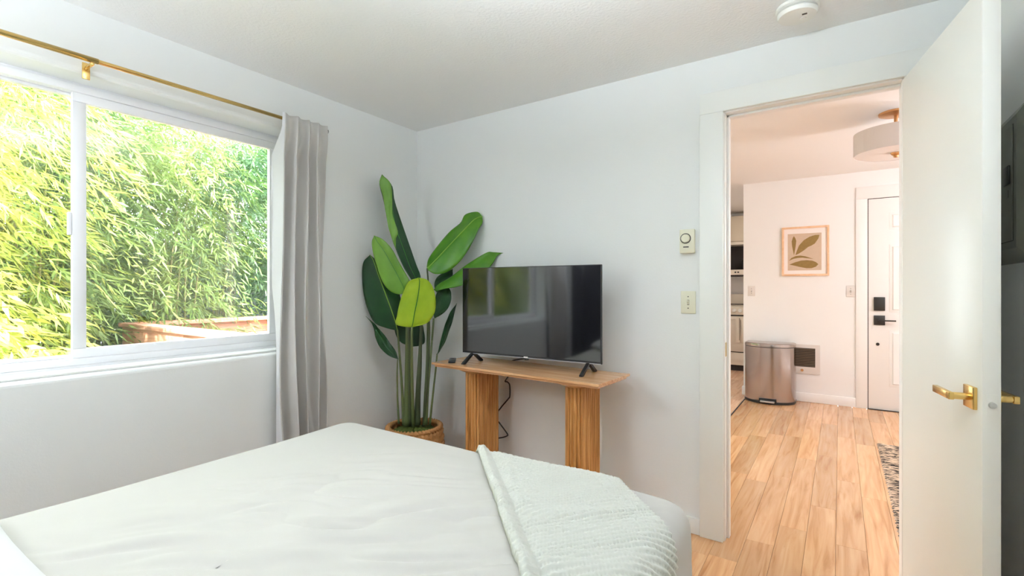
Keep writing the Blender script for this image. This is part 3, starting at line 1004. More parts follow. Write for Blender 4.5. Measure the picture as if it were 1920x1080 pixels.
for sx in (-1, 1):
    xf = sx * 0.375
    bm = bmesh.new()
    for y1 in (-0.105, 0.10):
        x2 = xf + sx * 0.012
        q = [(xf, 0.0 - 0.012 * (1 if y1 < 0 else -1) * -1, zb + 0.002), (xf, 0.024 * (1 if y1 > 0 else -1) * 0 + (0.018 if y1 > 0 else -0.018), zb + 0.002)]
        pts = [(-0.010 if y1 < 0 else 0.020, zb + 0.004), (0.014 if y1 < 0 else -0.004, zb + 0.004),
               (y1 + (0.020 if y1 < 0 else -0.020), 0.0), (y1, 0.0), (y1, 0.008)]
        vs0 = [bm.verts.new((x2 - 0.009, p[0], p[1])) for p in pts]
        vs1 = [bm.verts.new((x2 + 0.009, p[0], p[1])) for p in pts]
        bm.faces.new(vs0); bm.faces.new(vs1[::-1])
        for i in range(5):
            bm.faces.new((vs0[i], vs0[(i + 1) % 5], vs1[(i + 1) % 5], vs1[i]))
    finish(bm, 'foot', M['black'], tv)

rm = thing('remote_control', 'small black remote control left of the television foot', 'remote', (-2.03, 2.325, TZ), math.radians(38))
box('body', (-0.022, -0.075, 0.0), (0.022, 0.075, 0.014), M['black'], rm, 0.005)
lathe('pad', [(0.013, 0.014), (0.012, 0.0155)], M['blackmetal'], rm, 20, 'z', (0, 0.035, 0))

# power cord from the television down the wall
cord_px = [(965, 671, 2.93), (964, 676, 2.98), (960, 690, 3.06), (954, 702, 3.05), (951, 708, 3.02), (947, 715, 2.99), (951, 716, 2.99), (955.5, 722, 3.0), (956, 742, 3.0),
           (953, 748, 3.0), (941, 762, 2.98), (929, 778, 2.96), (929, 783, 2.95), (938, 795, 2.97), (951, 813, 3.0), (951, 817, 3.0), (943, 820, 3.0), (929, 823, 2.99), (905, 832, 3.03)]
cpts = []
for px, py, t in cord_px:
    p = at(px, py, t)
    # hang against the wall behind the table
    r = ray(px, py)
    tt = (YB - 0.03) / r[1] if py > 680 else t
    p = np.array([0, 0, EYE]) + r * tt
    cpts.append(p)
cpts[0] = np.array([-1.49, 2.462, TZ + 0.10]); cpts[1] = np.array([-1.50, 2.53, TZ + 0.05]); cpts[2] = np.array([cpts[3][0], 2.588, TZ - 0.01])
o = tube('power_cord', spline(cpts, 90) - cpts[8], 0.0045, M['black'], None, 6)
o.location = tuple(cpts[8])
tag(o, 'thin black power cord hanging behind the console table', 'cord')

# ------------------------------------------------------------------ potted plant in the corner
PX, PY = -2.325, 2.285
pp = thing('potted_plant', 'tall green banana leaf plant in a woven basket in the corner', 'plant', (PX, PY, 0))
PB = np.array([PX, PY, 0])
# basket: stacked braids
RB, HB = 0.182, 0.352
rings, seg = [], 160
NBR = 8
vs, fs = [], []
prof_n = NBR * 6
for j in range(prof_n + 1):
    h = j / prof_n
    zz = HB * h
    r0 = RB * (0.84 + 0.20 * math.sin(math.pi * (0.15 + 0.62 * h)))
    for k in range(seg):
        a = 2 * math.pi * k / seg
        br = h * NBR
        bulge = 0.011 * abs(math.sin(math.pi * br))
        sgn = 1 if int(br) % 2 else -1
        wv = 0.0075 * math.sin(40 * a + sgn * 2.4 * (br % 1.0))
        r = r0 + bulge + wv - 0.006
        vs.append((r * math.cos(a), r * math.sin(a), zz))
for j in range(prof_n):
    for k in range(seg):
        k2 = (k + 1) % seg
        fs.append((j * seg + k, j * seg + k2, (j + 1) * seg + k2, (j + 1) * seg + k))
fs.append(tuple(range(seg))[::-1])
bk = mesh_obj('basket', vs, fs, M['basket'], pp, True)
RT_ = 0.84 * RB + 0.20 * RB * math.sin(math.pi * 0.77)
vs, fs = [], []
sg2 = 14
for k in range(200):
    a = 2 * math.pi * k / 200
    for j in range(sg2):
        b = 2 * math.pi * j / sg2
        rr = 0.013 + 0.0055 * math.sin(46 * a + b * 2)
        r = RT_ - 0.006 + rr * math.cos(b)
        vs.append((r * math.cos(a), r * math.sin(a), HB + 0.004 + rr * math.sin(b)))
for k in range(200):
    k2 = (k + 1) % 200
    for j in range(sg2):
        j2 = (j + 1) % sg2
        fs.append((k * sg2 + j, k2 * sg2 + j, k2 * sg2 + j2, k * sg2 + j2))
mesh_obj('rim_braid', vs, fs, M['basket'], bk, True)
# moss
vs, fs = [(0, 0, HB - 0.005)], []
for i in range(1, 13):
    for k in range(60):
        a = 2 * math.pi * k / 60
        r = (RT_ - 0.016) * i / 12
        vs.append((r * math.cos(a), r * math.sin(a), HB - 0.035 + 0.03 * math.cos(1.5 * i / 12) + 0.012 * math.sin(9 * a + i) * math.sin(i * 1.7)))
for k in range(60):
    fs.append((0, 1 + k, 1 + (k + 1) % 60))
for i in range(11):
    for k in range(60):
        k2 = (k + 1) % 60
        fs.append((1 + i * 60 + k, 1 + (i + 1) * 60 + k, 1 + (i + 1) * 60 + k2, 1 + i * 60 + k2))
mesh_obj('moss', vs, fs, M['moss'], pp, True)

T0 = float(np.dot(FW[:2], [PX, PY]))      # camera depth of the plant's axis
Z4 = 320 / 1080.0


def z4(x, y):
    return 640 + x * Z4, 300 + y * Z4


def inroom(px, py, t):
    """a leaf that would reach a wall leans against it instead"""
    r = ray(px, py)
    return min(t, (XL + 0.018) / r[0], (YB - 0.018) / r[1])


def leaf(stations, d0, d1, dl, dr, m, rib=None, bow=0.0, ribr=0.003, torn=0.0, seed=0):
    """stations: rows of (left edge, midrib, right edge) in the plant's picture crop, d0..d1 camera depth offsets along the leaf,
    dl, dr depth offsets of the two edges: gives the leaf its own tilt, fold and size in the room"""
    S = np.array([[c for p in s for c in p] for s in stations], float)
    n = 30
    S = spline(S, n)
    r_ = np.random.default_rng(seed)
    nw = 6
    vs = []
    mid = []
    for i in range(n):
        f = i / (n - 1)
        t = T0 + d0 + (d1 - d0) * f + bow * math.sin(math.pi * f)
        Lp, Mp, Rp = S[i, 0:2], S[i, 2:4], S[i, 4:6]
        taper = math.sin(math.pi * min(max(f, 0.02), 0.98)) ** 0.5
        for j in range(-nw, nw + 1):
            g = abs(j) / nw
            e = Lp if j < 0 else Rp
            q = Mp + (e - Mp) * g
            dd = (dl if j < 0 else dr) * taper * (g - 0.25 * g * g)
            px, py = z4(*q)
            vs.append(at(px, py, inroom(px, py, t + dd + 0.004 * math.sin(f * 26 + j) * g)))
        px, py = z4(*Mp)
        mid.append(at(px, py, inroom(px, py, t)))
    w = 2 * nw + 1
    V = np.array(vs)
    # thickness
    fs = []
    for i in range(n - 1):
        for j in range(w - 1):
            a = i * w + j
            fs.append((a, a + 1, a + w + 1, a + w))
    P3 = V.reshape(n, w, 3)
    du = np.gradient(P3, axis=0); dv = np.gradient(P3, axis=1)
    nn = np.cross(du, dv); nn /= (np.linalg.norm(nn, axis=2, keepdims=True) + 1e-9)
    V2 = (P3 - nn * 0.0012).reshape(-1, 3)
    m0 = len(V)
    fs2 = [tuple(x + m0 for x in f[::-1]) for f in fs]
    idx = np.arange(n * w).reshape(n, w)
    bd = list(idx[0, :]) + list(idx[1:, -1]) + list(idx[-1, -2::-1]) + list(idx[-2:0:-1, 0])
    side = [(bd[(i + 1) % len(bd)], bd[i], bd[i] + m0, bd[(i + 1) % len(bd)] + m0) for i in range(len(bd))]
    o = mesh_obj('leaf', np.vstack([V, V2]) - PB, fs + fs2 + side, m, pp, True)
    if rib is not None:
        mm = np.array(mid)
        rr = [ribr * (0.5 + 0.5 * math.sin(math.pi * (0.1 + 0.8 * k / (len(mm) - 1)))) for k in range(len(mm))]
        tube('midrib', mm - PB - FW * 0.001, rr, rib, o, 6)
    return mid


Lf = leaf
# tall upright leaf
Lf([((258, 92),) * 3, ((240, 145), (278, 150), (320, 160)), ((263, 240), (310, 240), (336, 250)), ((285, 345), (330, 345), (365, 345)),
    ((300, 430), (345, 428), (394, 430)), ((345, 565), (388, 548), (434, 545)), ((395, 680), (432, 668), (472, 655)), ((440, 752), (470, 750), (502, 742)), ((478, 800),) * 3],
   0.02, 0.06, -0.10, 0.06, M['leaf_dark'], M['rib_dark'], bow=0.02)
# light half of the tall leaf: its folded outer edge
Lf([((258, 92),) * 3, ((241, 140), (262, 145), (312, 150)), ((264, 235), (295, 240), (322, 250)), ((280, 330), (300, 335), (325, 345)),
    ((297, 420), (315, 425), (358, 455)), ((320, 500), (333, 500), (345, 500)), ((345, 565),) * 3],
   -0.045, -0.03, 0.0, 0.02, M['leaf_light'], None)
# broad right leaf
Lf([((540, 676), (543, 686), (548, 698)), ((556, 618), (588, 642), (596, 722)), ((620, 530), (655, 570), (672, 708)), ((690, 450), (725, 497), (757, 635)),
    ((755, 397), (790, 428), (826, 530)), ((785, 345), (838, 380), (868, 440)), ((860, 328), (872, 362), (893, 398)), ((893, 358),) * 3],
   -0.02, 0.10, 0.10, -0.05, M['leaf_mid'], M['rib'], ribr=0.0042)
# light left leaf
Lf([((208, 478),) * 3, ((193, 520), (226, 515), (262, 502)), ((203, 600), (270, 575), (322, 565)), ((230, 690), (308, 642), (362, 640)), ((262, 775), (345, 708), (402, 710)),
    ((310, 830), (376, 768), (433, 768)), ((365, 850), (396, 810), (425, 800)), ((400, 840),) * 3],
   -0.16, -0.10, -0.02, 0.05, M['leaf_light'], M['rib_dark'], ribr=0.002)
# dark left leaf
Lf([((182, 600),) * 3, ((140, 645), (205, 640), (228, 640)), ((131, 730), (236, 730), (290, 720)), ((140, 840), (270, 820), (350, 800)), ((165, 940), (303, 910), (376, 880)),
    ((210, 1030), (328, 980), (373, 960)), ((280, 1062), (345, 1035), (363, 1020)), ((356, 1080),) * 3],
   -0.06, -0.04, 0.04, 0.05, M['leaf_dark'], M['rib'], ribr=0.0035)
# yellow front leaf
Lf([((490, 744),) * 3, ((430, 766), (495, 770), (545, 760)), ((395, 828), (490, 830), (582, 812)), ((370, 900), (478, 900), (598, 895)), ((352, 985), (462, 975), (588, 970)),
    ((348, 1042), (453, 1030), (545, 1030)), ((446, 1060),) * 3],
   -0.28, -0.20, 0.03, 0.03, M['leaf_yellow'], M['rib_dark'], ribr=0.003)
# low right leaf running behind the television
Lf([((585, 822), (592, 826), (600, 832)), ((615, 785), (640, 792), (652, 816)), ((690, 742), (720, 748), (745, 800)), ((790, 665), (820, 692), (850, 755)), ((915, 588), (930, 622), (945, 672)),
    ((965, 584), (975, 596), (986, 608)), ((1026, 588),) * 3],
   0.02, 0.02, 0.03, -0.03, M['leaf_mid'], None)
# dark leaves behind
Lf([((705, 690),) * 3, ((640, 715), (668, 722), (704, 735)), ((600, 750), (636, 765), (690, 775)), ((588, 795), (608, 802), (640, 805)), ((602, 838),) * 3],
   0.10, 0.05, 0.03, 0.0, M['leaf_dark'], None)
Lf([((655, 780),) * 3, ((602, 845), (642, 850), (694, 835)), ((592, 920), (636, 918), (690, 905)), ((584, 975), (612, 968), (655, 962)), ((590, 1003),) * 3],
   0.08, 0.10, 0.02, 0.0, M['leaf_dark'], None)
# narrow leaf at the right
Lf([((732, 905),) * 3, ((692, 958), (706, 962), (716, 968)), ((668, 1010), (684, 1014), (704, 1020)), ((650, 1060), (668, 1066), (686, 1072)), ((626, 1150), (642, 1150), (658, 1150)), ((612, 1210), (618, 1208), (628, 1202)), ((606, 1235),) * 3],
   -0.06, -0.06, 0.03, 0.05, M['leaf_dark'], None)
# small drooping leaf at the left
Lf([((155, 988),) * 3, ((196, 1040), (203, 1040), (212, 1038)), ((208, 1080), (222, 1075), (236, 1066)), ((218, 1130), (246, 1118), (274, 1108)), ((244, 1185), (276, 1170), (306, 1156)), ((296, 1236), (322, 1222), (342, 1206)), ((362, 1262),) * 3],
   -0.10, -0.06, 0.0, 0.04, M['leaf_dark'], None)
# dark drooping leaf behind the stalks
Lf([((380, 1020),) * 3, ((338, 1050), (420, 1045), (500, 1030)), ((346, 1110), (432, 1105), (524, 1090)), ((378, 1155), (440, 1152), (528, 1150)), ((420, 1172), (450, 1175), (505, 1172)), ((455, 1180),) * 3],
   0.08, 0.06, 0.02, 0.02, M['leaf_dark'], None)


def stalk(pts, r0, r1, dep, m):
    """pts in the lower plant crop (origin 640,560), radius in crop pixels, dep = depth offset at the top; the foot stands in the basket"""
    P = spline(pts, 16)
    out, rad = [], []
    n = len(P)
    for i, (x_, y_) in enumerate(P):
        f = i / (n - 1)
        t = T0 + dep * (1 - f)
        out.append(at(640 + x_ * Z4, 560 + y_ * Z4, t) - PB)
        rad.append((r0 + (r1 - r0) * f) * Z4 / F * t)
    tube('stalk', out, rad, m, pp, 10)


stalk([(356, 200), (372, 400), (386, 600), (394, 800)], 6, 10, -0.04, M['stalk'])
stalk([(356, 385), (353, 480), (356, 640), (364, 790)], 3.5, 7, -0.06, M['stalk'])
stalk([(420, 160), (418, 400), (415, 620), (414, 805)], 13, 20, -0.02, M['stalk'])
stalk([(446, 180), (446, 400), (450, 620), (456, 815)], 7, 12, -0.20, M['stalk'])
stalk([(508, 150), (496, 380), (484, 600), (478, 800)], 9, 18, 0.0, M['stalkdark'])
stalk([(478, -80), (500, 100), (500, 400), (490, 600), (487, 800)], 6, 14, 0.05, M['stalkdark'])
stalk([(548, 140), (545, 380), (534, 600), (526, 800)], 7, 13, 0.06, M['stalk'])
stalk([(543, -192), (552, -60), (556, 200), (548, 440), (534, 640), (520, 805)], 5, 9, -0.02, M['stalkdark'])
stalk([(584, 125), (566, 360), (548, 580), (538, 800)], 6, 8, 0.08, M['stalk'])
stalk([(606, 350), (598, 440), (578, 620), (560, 795)], 5, 7.5, -0.05, M['stalk'])
stalk([(400, -40), (420, 60), (432, 300), (434, 600), (432, 805)], 6, 12, -0.08, M['stalkdark'])

# ------------------------------------------------------------------ curtain rod and curtains
XRD, ZRD = -2.545, 2.207
rod = thing('curtain_rod', 'thin brass curtain rod above the garden window', 'curtain rod', (XRD, 0.7, ZRD))
tube('rod', [(0, -1.45, 0), (0, 1.045, 0)], 0.0095, M['brass'], rod, 16)
tube('rod_sleeve', [(0, -1.45, 0), (0, 0.0, 0)], 0.0115, M['brass'], rod, 16)
for yb in (-0.9, -0.02, 0.90):
    br = thing('bracket', '', '', (0, 0, 0)); br.parent = rod
    del br['label'], br['category']
    box('back_plate', (XL - XRD + 0.0005, yb - 0.013, -0.062), (XL - XRD + 0.005, yb + 0.013, 0.006), M['brass'], br, 0.001)
    box('arm', (XL - XRD + 0.005, yb - 0.006, -0.022), (0.010, yb + 0.006, -0.0125), M['brass'], br, 0.001)
for s in (-1, 1):
    y0 = 1.045 if s > 0 else -1.45
    lathe('finial_collar', sorted([(0.0135, 0.0), (0.0135, s * 0.016)], key=lambda p: p[1]), M['brass'], rod, 20, 'y', (0, y0, 0))
    bm = bmesh.new()
    bmesh.ops.create_icosphere(bm, subdivisions=2, radius=0.016)
    bmesh.ops.translate(bm, verts=bm.verts, vec=(0, y0 + s * 0.031, 0))
    finish(bm, 'finial_ball', glass_mat('acrylic', 0.25, (0.9, 0.9, 0.9, 1)), rod)


def curtain(name, label, y_a, y_b, npl, seed, z_bot, flip=1):
    """one gathered panel; y_a is the edge towards the window"""
    t = thing(name, label, 'curtain', (XRD, (y_a + y_b) / 2, z_bot), group='grey window curtains')
    r_ = np.random.default_rng(seed)
    ns, nz = 150, 60
    amps = r_.uniform(0.036, 0.058, npl + 2); shift = r_.uniform(-0.4, 0.4, npl + 2)
    vs, back = [], []
    ztop = ZRD + 0.018
    for j in range(nz + 1):
        h = j / nz
        z = z_bot + (ztop - z_bot) * h
        for i in range(ns + 1):
            s = i / ns
            k = s * npl
            # pleats: sharper at the rod, loosening and flaring downwards
            a = np.interp(k, np.arange(npl + 2), amps) * (0.62 + 0.5 * (1 - h))
            ph_ = 2 * math.pi * (k + 0.22 * math.sin(2.2 * h * 3 + np.interp(k, np.arange(npl + 2), shift) * 5) * (1 - 0.6 * h))
            off = a * math.sin(ph_) + 0.25 * a * math.sin(2 * ph_ + 1)
            spread = 1.0 + 0.10 * (1 - h)
            y = y_a + (y_b - y_a) * (0.5 + (s - 0.5) * spread) + flip * 0.006 * math.sin(5 * h + k)
            y += (y_b - y_a) * 0.035 * math.cos(ph_) * 0.9
            x = off + 0.012
            if s < 0.12:                      # the leading edge turns back to the glass
                q = 1 - s / 0.12
                x = x - 0.075 * q ** 1.2
                y = y + (y_b - y_a) * 0.02 * q
            x = max(x, -0.066)
            tp = min(1.0, max(0.0, (h - 0.90) / 0.06))
            x = x * (1 - tp) + tp * (0.0155 + 0.45 * (off + 0.05))
            vs.append((x, y - (y_a + y_b) / 2, z - z_bot))
    w = ns + 1
    fs = [(j * w + i, j * w + i + 1, (j + 1) * w + i + 1, (j + 1) * w + i) for j in range(nz) for i in range(ns)]
    o = mesh_obj('cloth_panel', vs, fs, M['curtain'], t, True)
    md = o.modifiers.new('thickness', 'SOLIDIFY'); md.thickness = 0.0022; md.offset = 0
    lead = 18
    vl = []
    for j in range(nz + 1):
        for i in range(lead + 1):
            p = vs[j * w + i]
            vl.append((p[0] - 0.002, p[1] - flip * 0.004, p[2]))
    wl_ = lead + 1
    fl_ = [(j * wl_ + i, j * wl_ + i + 1, (j + 1) * wl_ + i + 1, (j + 1) * wl_ + i) for j in range(nz) for i in range(lead)]
    mesh_obj('lining_edge', vl, fl_, M['lining'], t, True)
    return t


curtain('curtain', 'light grey curtain panel hanging at the far end of the garden window', 1.475, 1.745, 4, 5, 0.03, 1)
curtain('curtain', 'light grey curtain panel at the near end, mirrored in the television', -0.24, -0.60, 5, 8, 0.03, -1)

# ------------------------------------------------------------------ hall: front door
fd = thing('door_2', 'white panelled front door with black keypad lock', 'door', (0.248, YH, 0), kind='structure')
FH = 2.20
box('slab', (0, -0.012, 0.008), (0.92, 0, FH), M['halltrim'], fd, 0.001)
box('shadow_gap', (-0.006, -0.009, 0.0), (0.0, 0, FH + 0.006), M['dark'], fd)
box('shadow_gap', (-0.006, -0.009, FH), (0.926, 0, FH + 0.006), M['dark'], fd)
box('threshold', (-0.0, -0.03, 0.0005), (0.92, -0.001, 0.007), M['dark'], fd)
for xa, xb in ((0.175, 0.42), (0.50, 0.745)):
    for za, zb_ in ((1.872, 2.047), (1.02, 1.72), (0.255, 0.832)):
        box('panel_frame', (xa, -0.0165, za), (xb, -0.0122, zb_), M['halltrim'], fd, 0.004)
        bm = bmesh.new()
        bm_box(bm, (xa + 0.02, -0.026, za + 0.02), (xb - 0.02, -0.0166, zb_ - 0.02), 0)
        fr = [e for e in bm.edges if all(v.co.y < -0.02 for v in e.verts)]
        bmesh.ops.bevel(bm, geom=fr, offset=0.022, offset_type='WIDTH', segments=1, affect='EDGES')
        finish(bm, 'panel', M['halltrim'], fd)
kp = box('keypad', (0.045, -0.035, 1.035), (0.138, -0.0122, 1.175), M['blackmetal'], fd, 0.003)
rs = box('handle_plate', (0.045, -0.028, 0.885), (0.138, -0.0122, 0.985), M['blackmetal'], fd, 0.003)
lathe('handle_neck', [(0.011, -0.065), (0.011, -0.028)], M['blackmetal'], fd, 16, 'y', (0.092, 0, 0.935))
box('handle_lever', (0.085, -0.075, 0.927), (0.225, -0.062, 0.941), M['blackmetal'], fd, 0.002)
lathe('black_plug', [(0.014, -0.020), (0.016, -0.0122)], M['blackmetal'], fd, 20, 'y', (0.078, 0, 0.685))
t3 = thing('trim_3', 'flat white casing around the front door', 'trim', (0.248, YH, 0), kind='structure')
box('side_casing', (-0.108, -0.018, 0.001), (-0.007, 0, FH + 0.007), M['halltrim'], t3, 0.003)
box('side_casing', (0.927, -0.018, 0.001), (1.03, 0, FH + 0.007), M['halltrim'], t3, 0.003)
box('head_casing', (-0.108, -0.018, FH + 0.007), (1.03, 0, FH + 0.135), M['halltrim'], t3, 0.003)

switch((-0.864, YH, 1.235), 'white light switch on the hall wall above the steel bin', M['plate'], w=0.078, h=0.12)
switch((0.096, YH, 1.235), 'white light switch beside the front door casing', M['plate'], w=0.078, h=0.12)

# framed print
fp = thing('framed_print', 'pale wood framed print of olive leaves on the hall wall', 'picture', (-0.322, YH, 1.405))
FWd, FHt = 0.454, 0.552
fr_w = 0.022
for lo, hi in (((-FWd / 2, 0), (FWd / 2, fr_w)), ((-FWd / 2, FHt - fr_w), (FWd / 2, FHt)), ((-FWd / 2, fr_w), (-FWd / 2 + fr_w, FHt - fr_w)), ((FWd / 2 - fr_w, fr_w), (FWd / 2, FHt - fr_w))):
    box('frame_bar', (lo[0], -0.026, lo[1]), (hi[0], -0.001, hi[1]), M['framewood'], fp, 0.002)
box('mat_board', (-FWd / 2 + fr_w, -0.012, fr_w), (FWd / 2 - fr_w, -0.001, FHt - fr_w), M['mat_board'], fp)


def pz(x_, y_):
    topl = 210 + (168 - 210) * (x_ - 200) / 675.0
    u = (x_ - 200) / 675.0
    v = (912 - y_) / (912 - topl)
    return ((u - 0.5) * FWd, v * FHt)


a0, a1 = pz(288, 832), pz(768, 278)
pr = box('print_sheet', (a0[0], -0.0128, a0[1]), (a1[0], -0.0121, a1[1]), M['print'], fp)
for poly in ([(378, 330), (400, 365), (412, 400), (405, 470), (392, 540), (380, 615), (368, 560), (350, 470), (345, 410), (360, 360)],
             [(740, 312), (725, 365), (675, 440), (630, 468), (580, 490), (520, 540), (450, 585), (400, 608), (418, 550), (450, 470), (520, 390), (600, 340), (680, 314)],
             [(305, 690), (340, 650), (400, 622), (470, 614), (540, 625), (600, 645), (660, 665), (580, 656), (500, 646), (430, 650), (370, 662)],
             [(310, 745), (400, 710), (480, 688), (560, 682), (640, 690), (690, 710), (725, 742), (690, 780), (630, 800), (560, 800), (480, 785), (400, 765)]):
    prism('printed_leaf', [pz(*p) for p in poly], 'y', -0.0134, -0.01285, M['ink'], pr)

# steel step bin
CXc, CYc = -0.655, YH - 0.04
tc_ = thing('trash_can', 'brushed steel step bin against the hall wall', 'trash can', (CXc, CYc, 0))


def dshape(w, d, n=28):
    """flat back, bowed front; y from 0 (back) to -d"""
    pts = [(w / 2, 0)]
    pts = [(-w / 2 + 0.02, 0), (-w / 2, -0.02), (-w / 2, -d * 0.42)]
    for k in range(1, n):
        a = math.pi - math.pi * k / n
        pts.append((w / 2 * 0.998 * math.copysign(abs(math.cos(a)) ** 0.95, math.cos(a)), -d * 0.42 - d * 0.58 * math.sin(a) ** 1.0))
    pts += [(w / 2, -d * 0.42), (w / 2, -0.02), (w / 2 - 0.02, 0)]
    return pts


def dprism(name, w, d, z0, z1, m, top_scale=None, ztop=None, dome=None):
    P = dshape(w, d)
    n = len(P)
    levels = [(1.0, z0), (1.0, z1)]
    if dome:
        levels += [(0.985, z1 + dome * 0.5), (0.93, z1 + dome * 0.85), (0.7, z1 + dome)]
    vs = []
    for s, z in levels:
        vs += [(x_ * s, (y_ + d / 2) * s - d / 2, z) for x_, y_ in P]
    fs = []
    for i in range(len(levels) - 1):
        fs += [(i * n + k, (i + 1) * n + k, (i + 1) * n + (k + 1) % n, i * n + (k + 1) % n) for k in range(n)]
    fs += [tuple(range(n)), tuple((len(levels) - 1) * n + k for k in range(n))[::-1]]
    bm = bmesh.new()
    vv_ = [bm.verts.new(v) for v in vs]
    for f in fs:
        bm.faces.new([vv_[i] for i in f])
    return finish(bm, name, m, tc_, smooth=True, autosmooth=35)


CW_, CD_ = 0.50, 0.33
dprism('body', CW_, CD_, 0.028, 0.615, M['can'])
dprism('base_ring', CW_ + 0.008, CD_ + 0.006, 0.0, 0.0275, M['black'])
dprism('lid_gap', CW_ - 0.006, CD_ - 0.004, 0.6155, 0.621, M['black'])
dprism('lid', CW_ + 0.004, CD_ + 0.003, 0.6215, 0.64, M['can'], dome=0.022)
pd = box('pedal_recess', (-0.085, -CD_ - 0.008, 0.006), (0.085, -CD_ + 0.03, 0.062), M['black'], tc_, 0.004)
box('pedal', (-0.07, -CD_ - 0.045, 0.022), (0.07, -CD_ - 0.0085, 0.040), M['steel'], tc_, 0.004)

# wall heater
wh = thing('wall_heater', 'white wall heater with dark grille behind the bin', 'heater', (-0.36, YH, 0.315))
frame_w = 0.36
bm = bmesh.new()
for lo, hi in (((-0.18, -0.016, 0.0), (0.18, -0.0005, 0.075)), ((-0.18, -0.016, 0.285), (0.18, -0.0005, 0.325)), ((-0.18, -0.016, 0.075), (-0.145, -0.0005, 0.285)), ((0.135, -0.016, 0.075), (0.18, -0.0005, 0.285))):
    bm_box(bm, lo, hi, 0.0)
finish(bm, 'face_frame', M['plate'], wh)  # darker, pinker than the wall: tone stands in for the frame's shading
box('grille_back', (-0.145, -0.004, 0.075), (0.135, -0.001, 0.285), M['dark'], wh)
gs = mat('grille_metal', srgb(112, 98, 80), 0.5, metal=0.4)
for k in range(11):
    z = 0.083 + k * 0.0185
    box('grille_slat', (-0.145, -0.013, z), (0.135, -0.0045, z + 0.009), gs, wh)
lathe('knob', [(0.013, -0.03), (0.015, -0.016)], M['copper'], wh, 20, 'y', (0.01, 0, 0.036))

# hall ceiling lamp with drum shade
hl = thing('drum_ceiling_lamp', 'white drum shade ceiling lamp on brass mount in the hall', 'lamp', (0.325, 4.32, HH))
lathe('canopy', [(0.10, 0.0), (0.098, -0.012), (0.07, -0.022)], M['copper'], hl, 40)
lathe('stem', [(0.011, -0.022), (0.011, -0.30)], M['copper'], hl, 16)
RS = 0.245
n = 64
vs = [(RS_ * math.cos(2 * math.pi * k / n), RS_ * math.sin(2 * math.pi * k / n), z) for RS_, z in ((RS, -0.285), (RS, -0.13), (RS - 0.004, -0.13), (RS - 0.004, -0.285)) for k in range(n)]
fs = [(i * n + k, i * n + (k + 1) % n, ((i + 1) % 4) * n + (k + 1) % n, ((i + 1) % 4) * n + k) for i in range(4) for k in range(n)]
mesh_obj('drum_shade', vs, fs, M['shade'], hl)
lathe('diffuser_disc', [(RS - 0.005, -0.281), (RS - 0.005, -0.277)], M['diffuser'], hl, 64)
lathe('finial', [(0.006, -0.316), (0.014, -0.312), (0.016, -0.302), (0.024, -0.296), (0.030, -0.288), (0.030, -0.2815)], M['copper'], hl, 24)

# runner rug in the hall
rg = thing('runner_rug', 'black and cream woven runner rug on the hall floor', 'rug', (0.55, 3.95, 0))
nx, ny = 60, 420
vs, fs = [], []
for j in range(ny + 1):
    for i in range(nx + 1):
        u, v = i / nx, j / ny
        xx = -0.30 + 0.60 * u + (0.003 * math.sin(v * 230) if i in (0, nx) else 0)
        yy = -0.99 + 1.98 * v + (0.004 * math.sin(u * 90) if j in (0, ny) else 0)
        zz = 0.007 + 0.0016 * math.sin(v * ny * 0.75) + 0.0012 * math.sin(u * 60 + v * 200)
        vs.append((xx, yy, zz if 0 < i < nx and 0 < j < ny else 0.0008))
w = nx + 1
fs = [(j * w + i, j * w + i + 1, (j + 1) * w + i + 1, (j + 1) * w + i) for j in range(ny) for i in range(nx)]
mesh_obj('weave', vs, fs, M['rug'], rg, True)

# ------------------------------------------------------------------ kitchen glimpsed past the hall wall
YS = 8.05
st_ = thing('stove', 'cream white kitchen stove glimpsed beyond the hall', 'stove', (-1.22, YS, 0))
box('body', (-0.38, 0.02, 0.09), (0.38, 0.63, 0.905), M['stove'], st_, 0.004)
box('toe_kick', (-0.37, 0.06, 0.0), (0.37, 0.60, 0.0895), M['dark'], st_)
od = box('oven_door', (-0.375, -0.02, 0.30), (0.375, 0.0195, 0.84), M['stove'], st_, 0.006)
box('door_inset', (-0.25, -0.0235, 0.42), (0.25, -0.0201, 0.70), M['stove'], od, 0.002)
tube('oven_handle', [(-0.33, -0.055, 0.80), (0.33, -0.055, 0.80)], 0.011, M['stove'], od, 12)
for sx in (-0.32, 0.32):
    box('handle_post', (sx - 0.01, -0.055, 0.79), (sx + 0.01, -0.0201, 0.81), M['stove'], od)
box('drawer', (-0.375, -0.015, 0.095), (0.375, 0.0195, 0.285), M['stove'], st_, 0.006)
box('drawer_gap', (-0.37, 0.004, 0.2855), (0.37, 0.0195, 0.2995), M['dark'], st_)
box('control_gap', (-0.37, 0.004, 0.8405), (0.37, 0.0195, 0.8595), M['dark'], st_)
box('control_panel', (-0.38, -0.02, 0.86), (0.38, 0.0195, 0.975), M['stove'], st_, 0.006)
for k in range(6):
    xk = -0.28 + k * 0.082
    lathe('control_knob', [(0.020, -0.048), (0.024, -0.040), (0.027, -0.0205)], M['white'], st_, 20, 'y', (xk, 0, 0.925))
box('cooktop', (-0.38, 0.0, 0.9755), (0.38, 0.63, 0.985), M['stove'], st_, 0.003)
box('backguard', (-0.38, 0.55, 0.9855), (0.38, 0.63, 1.17), M['stove'], st_, 0.006)
box('backguard_strip', (-0.38, 0.545, 1.0), (0.38, 0.5495, 1.012), M['dark'], st_)
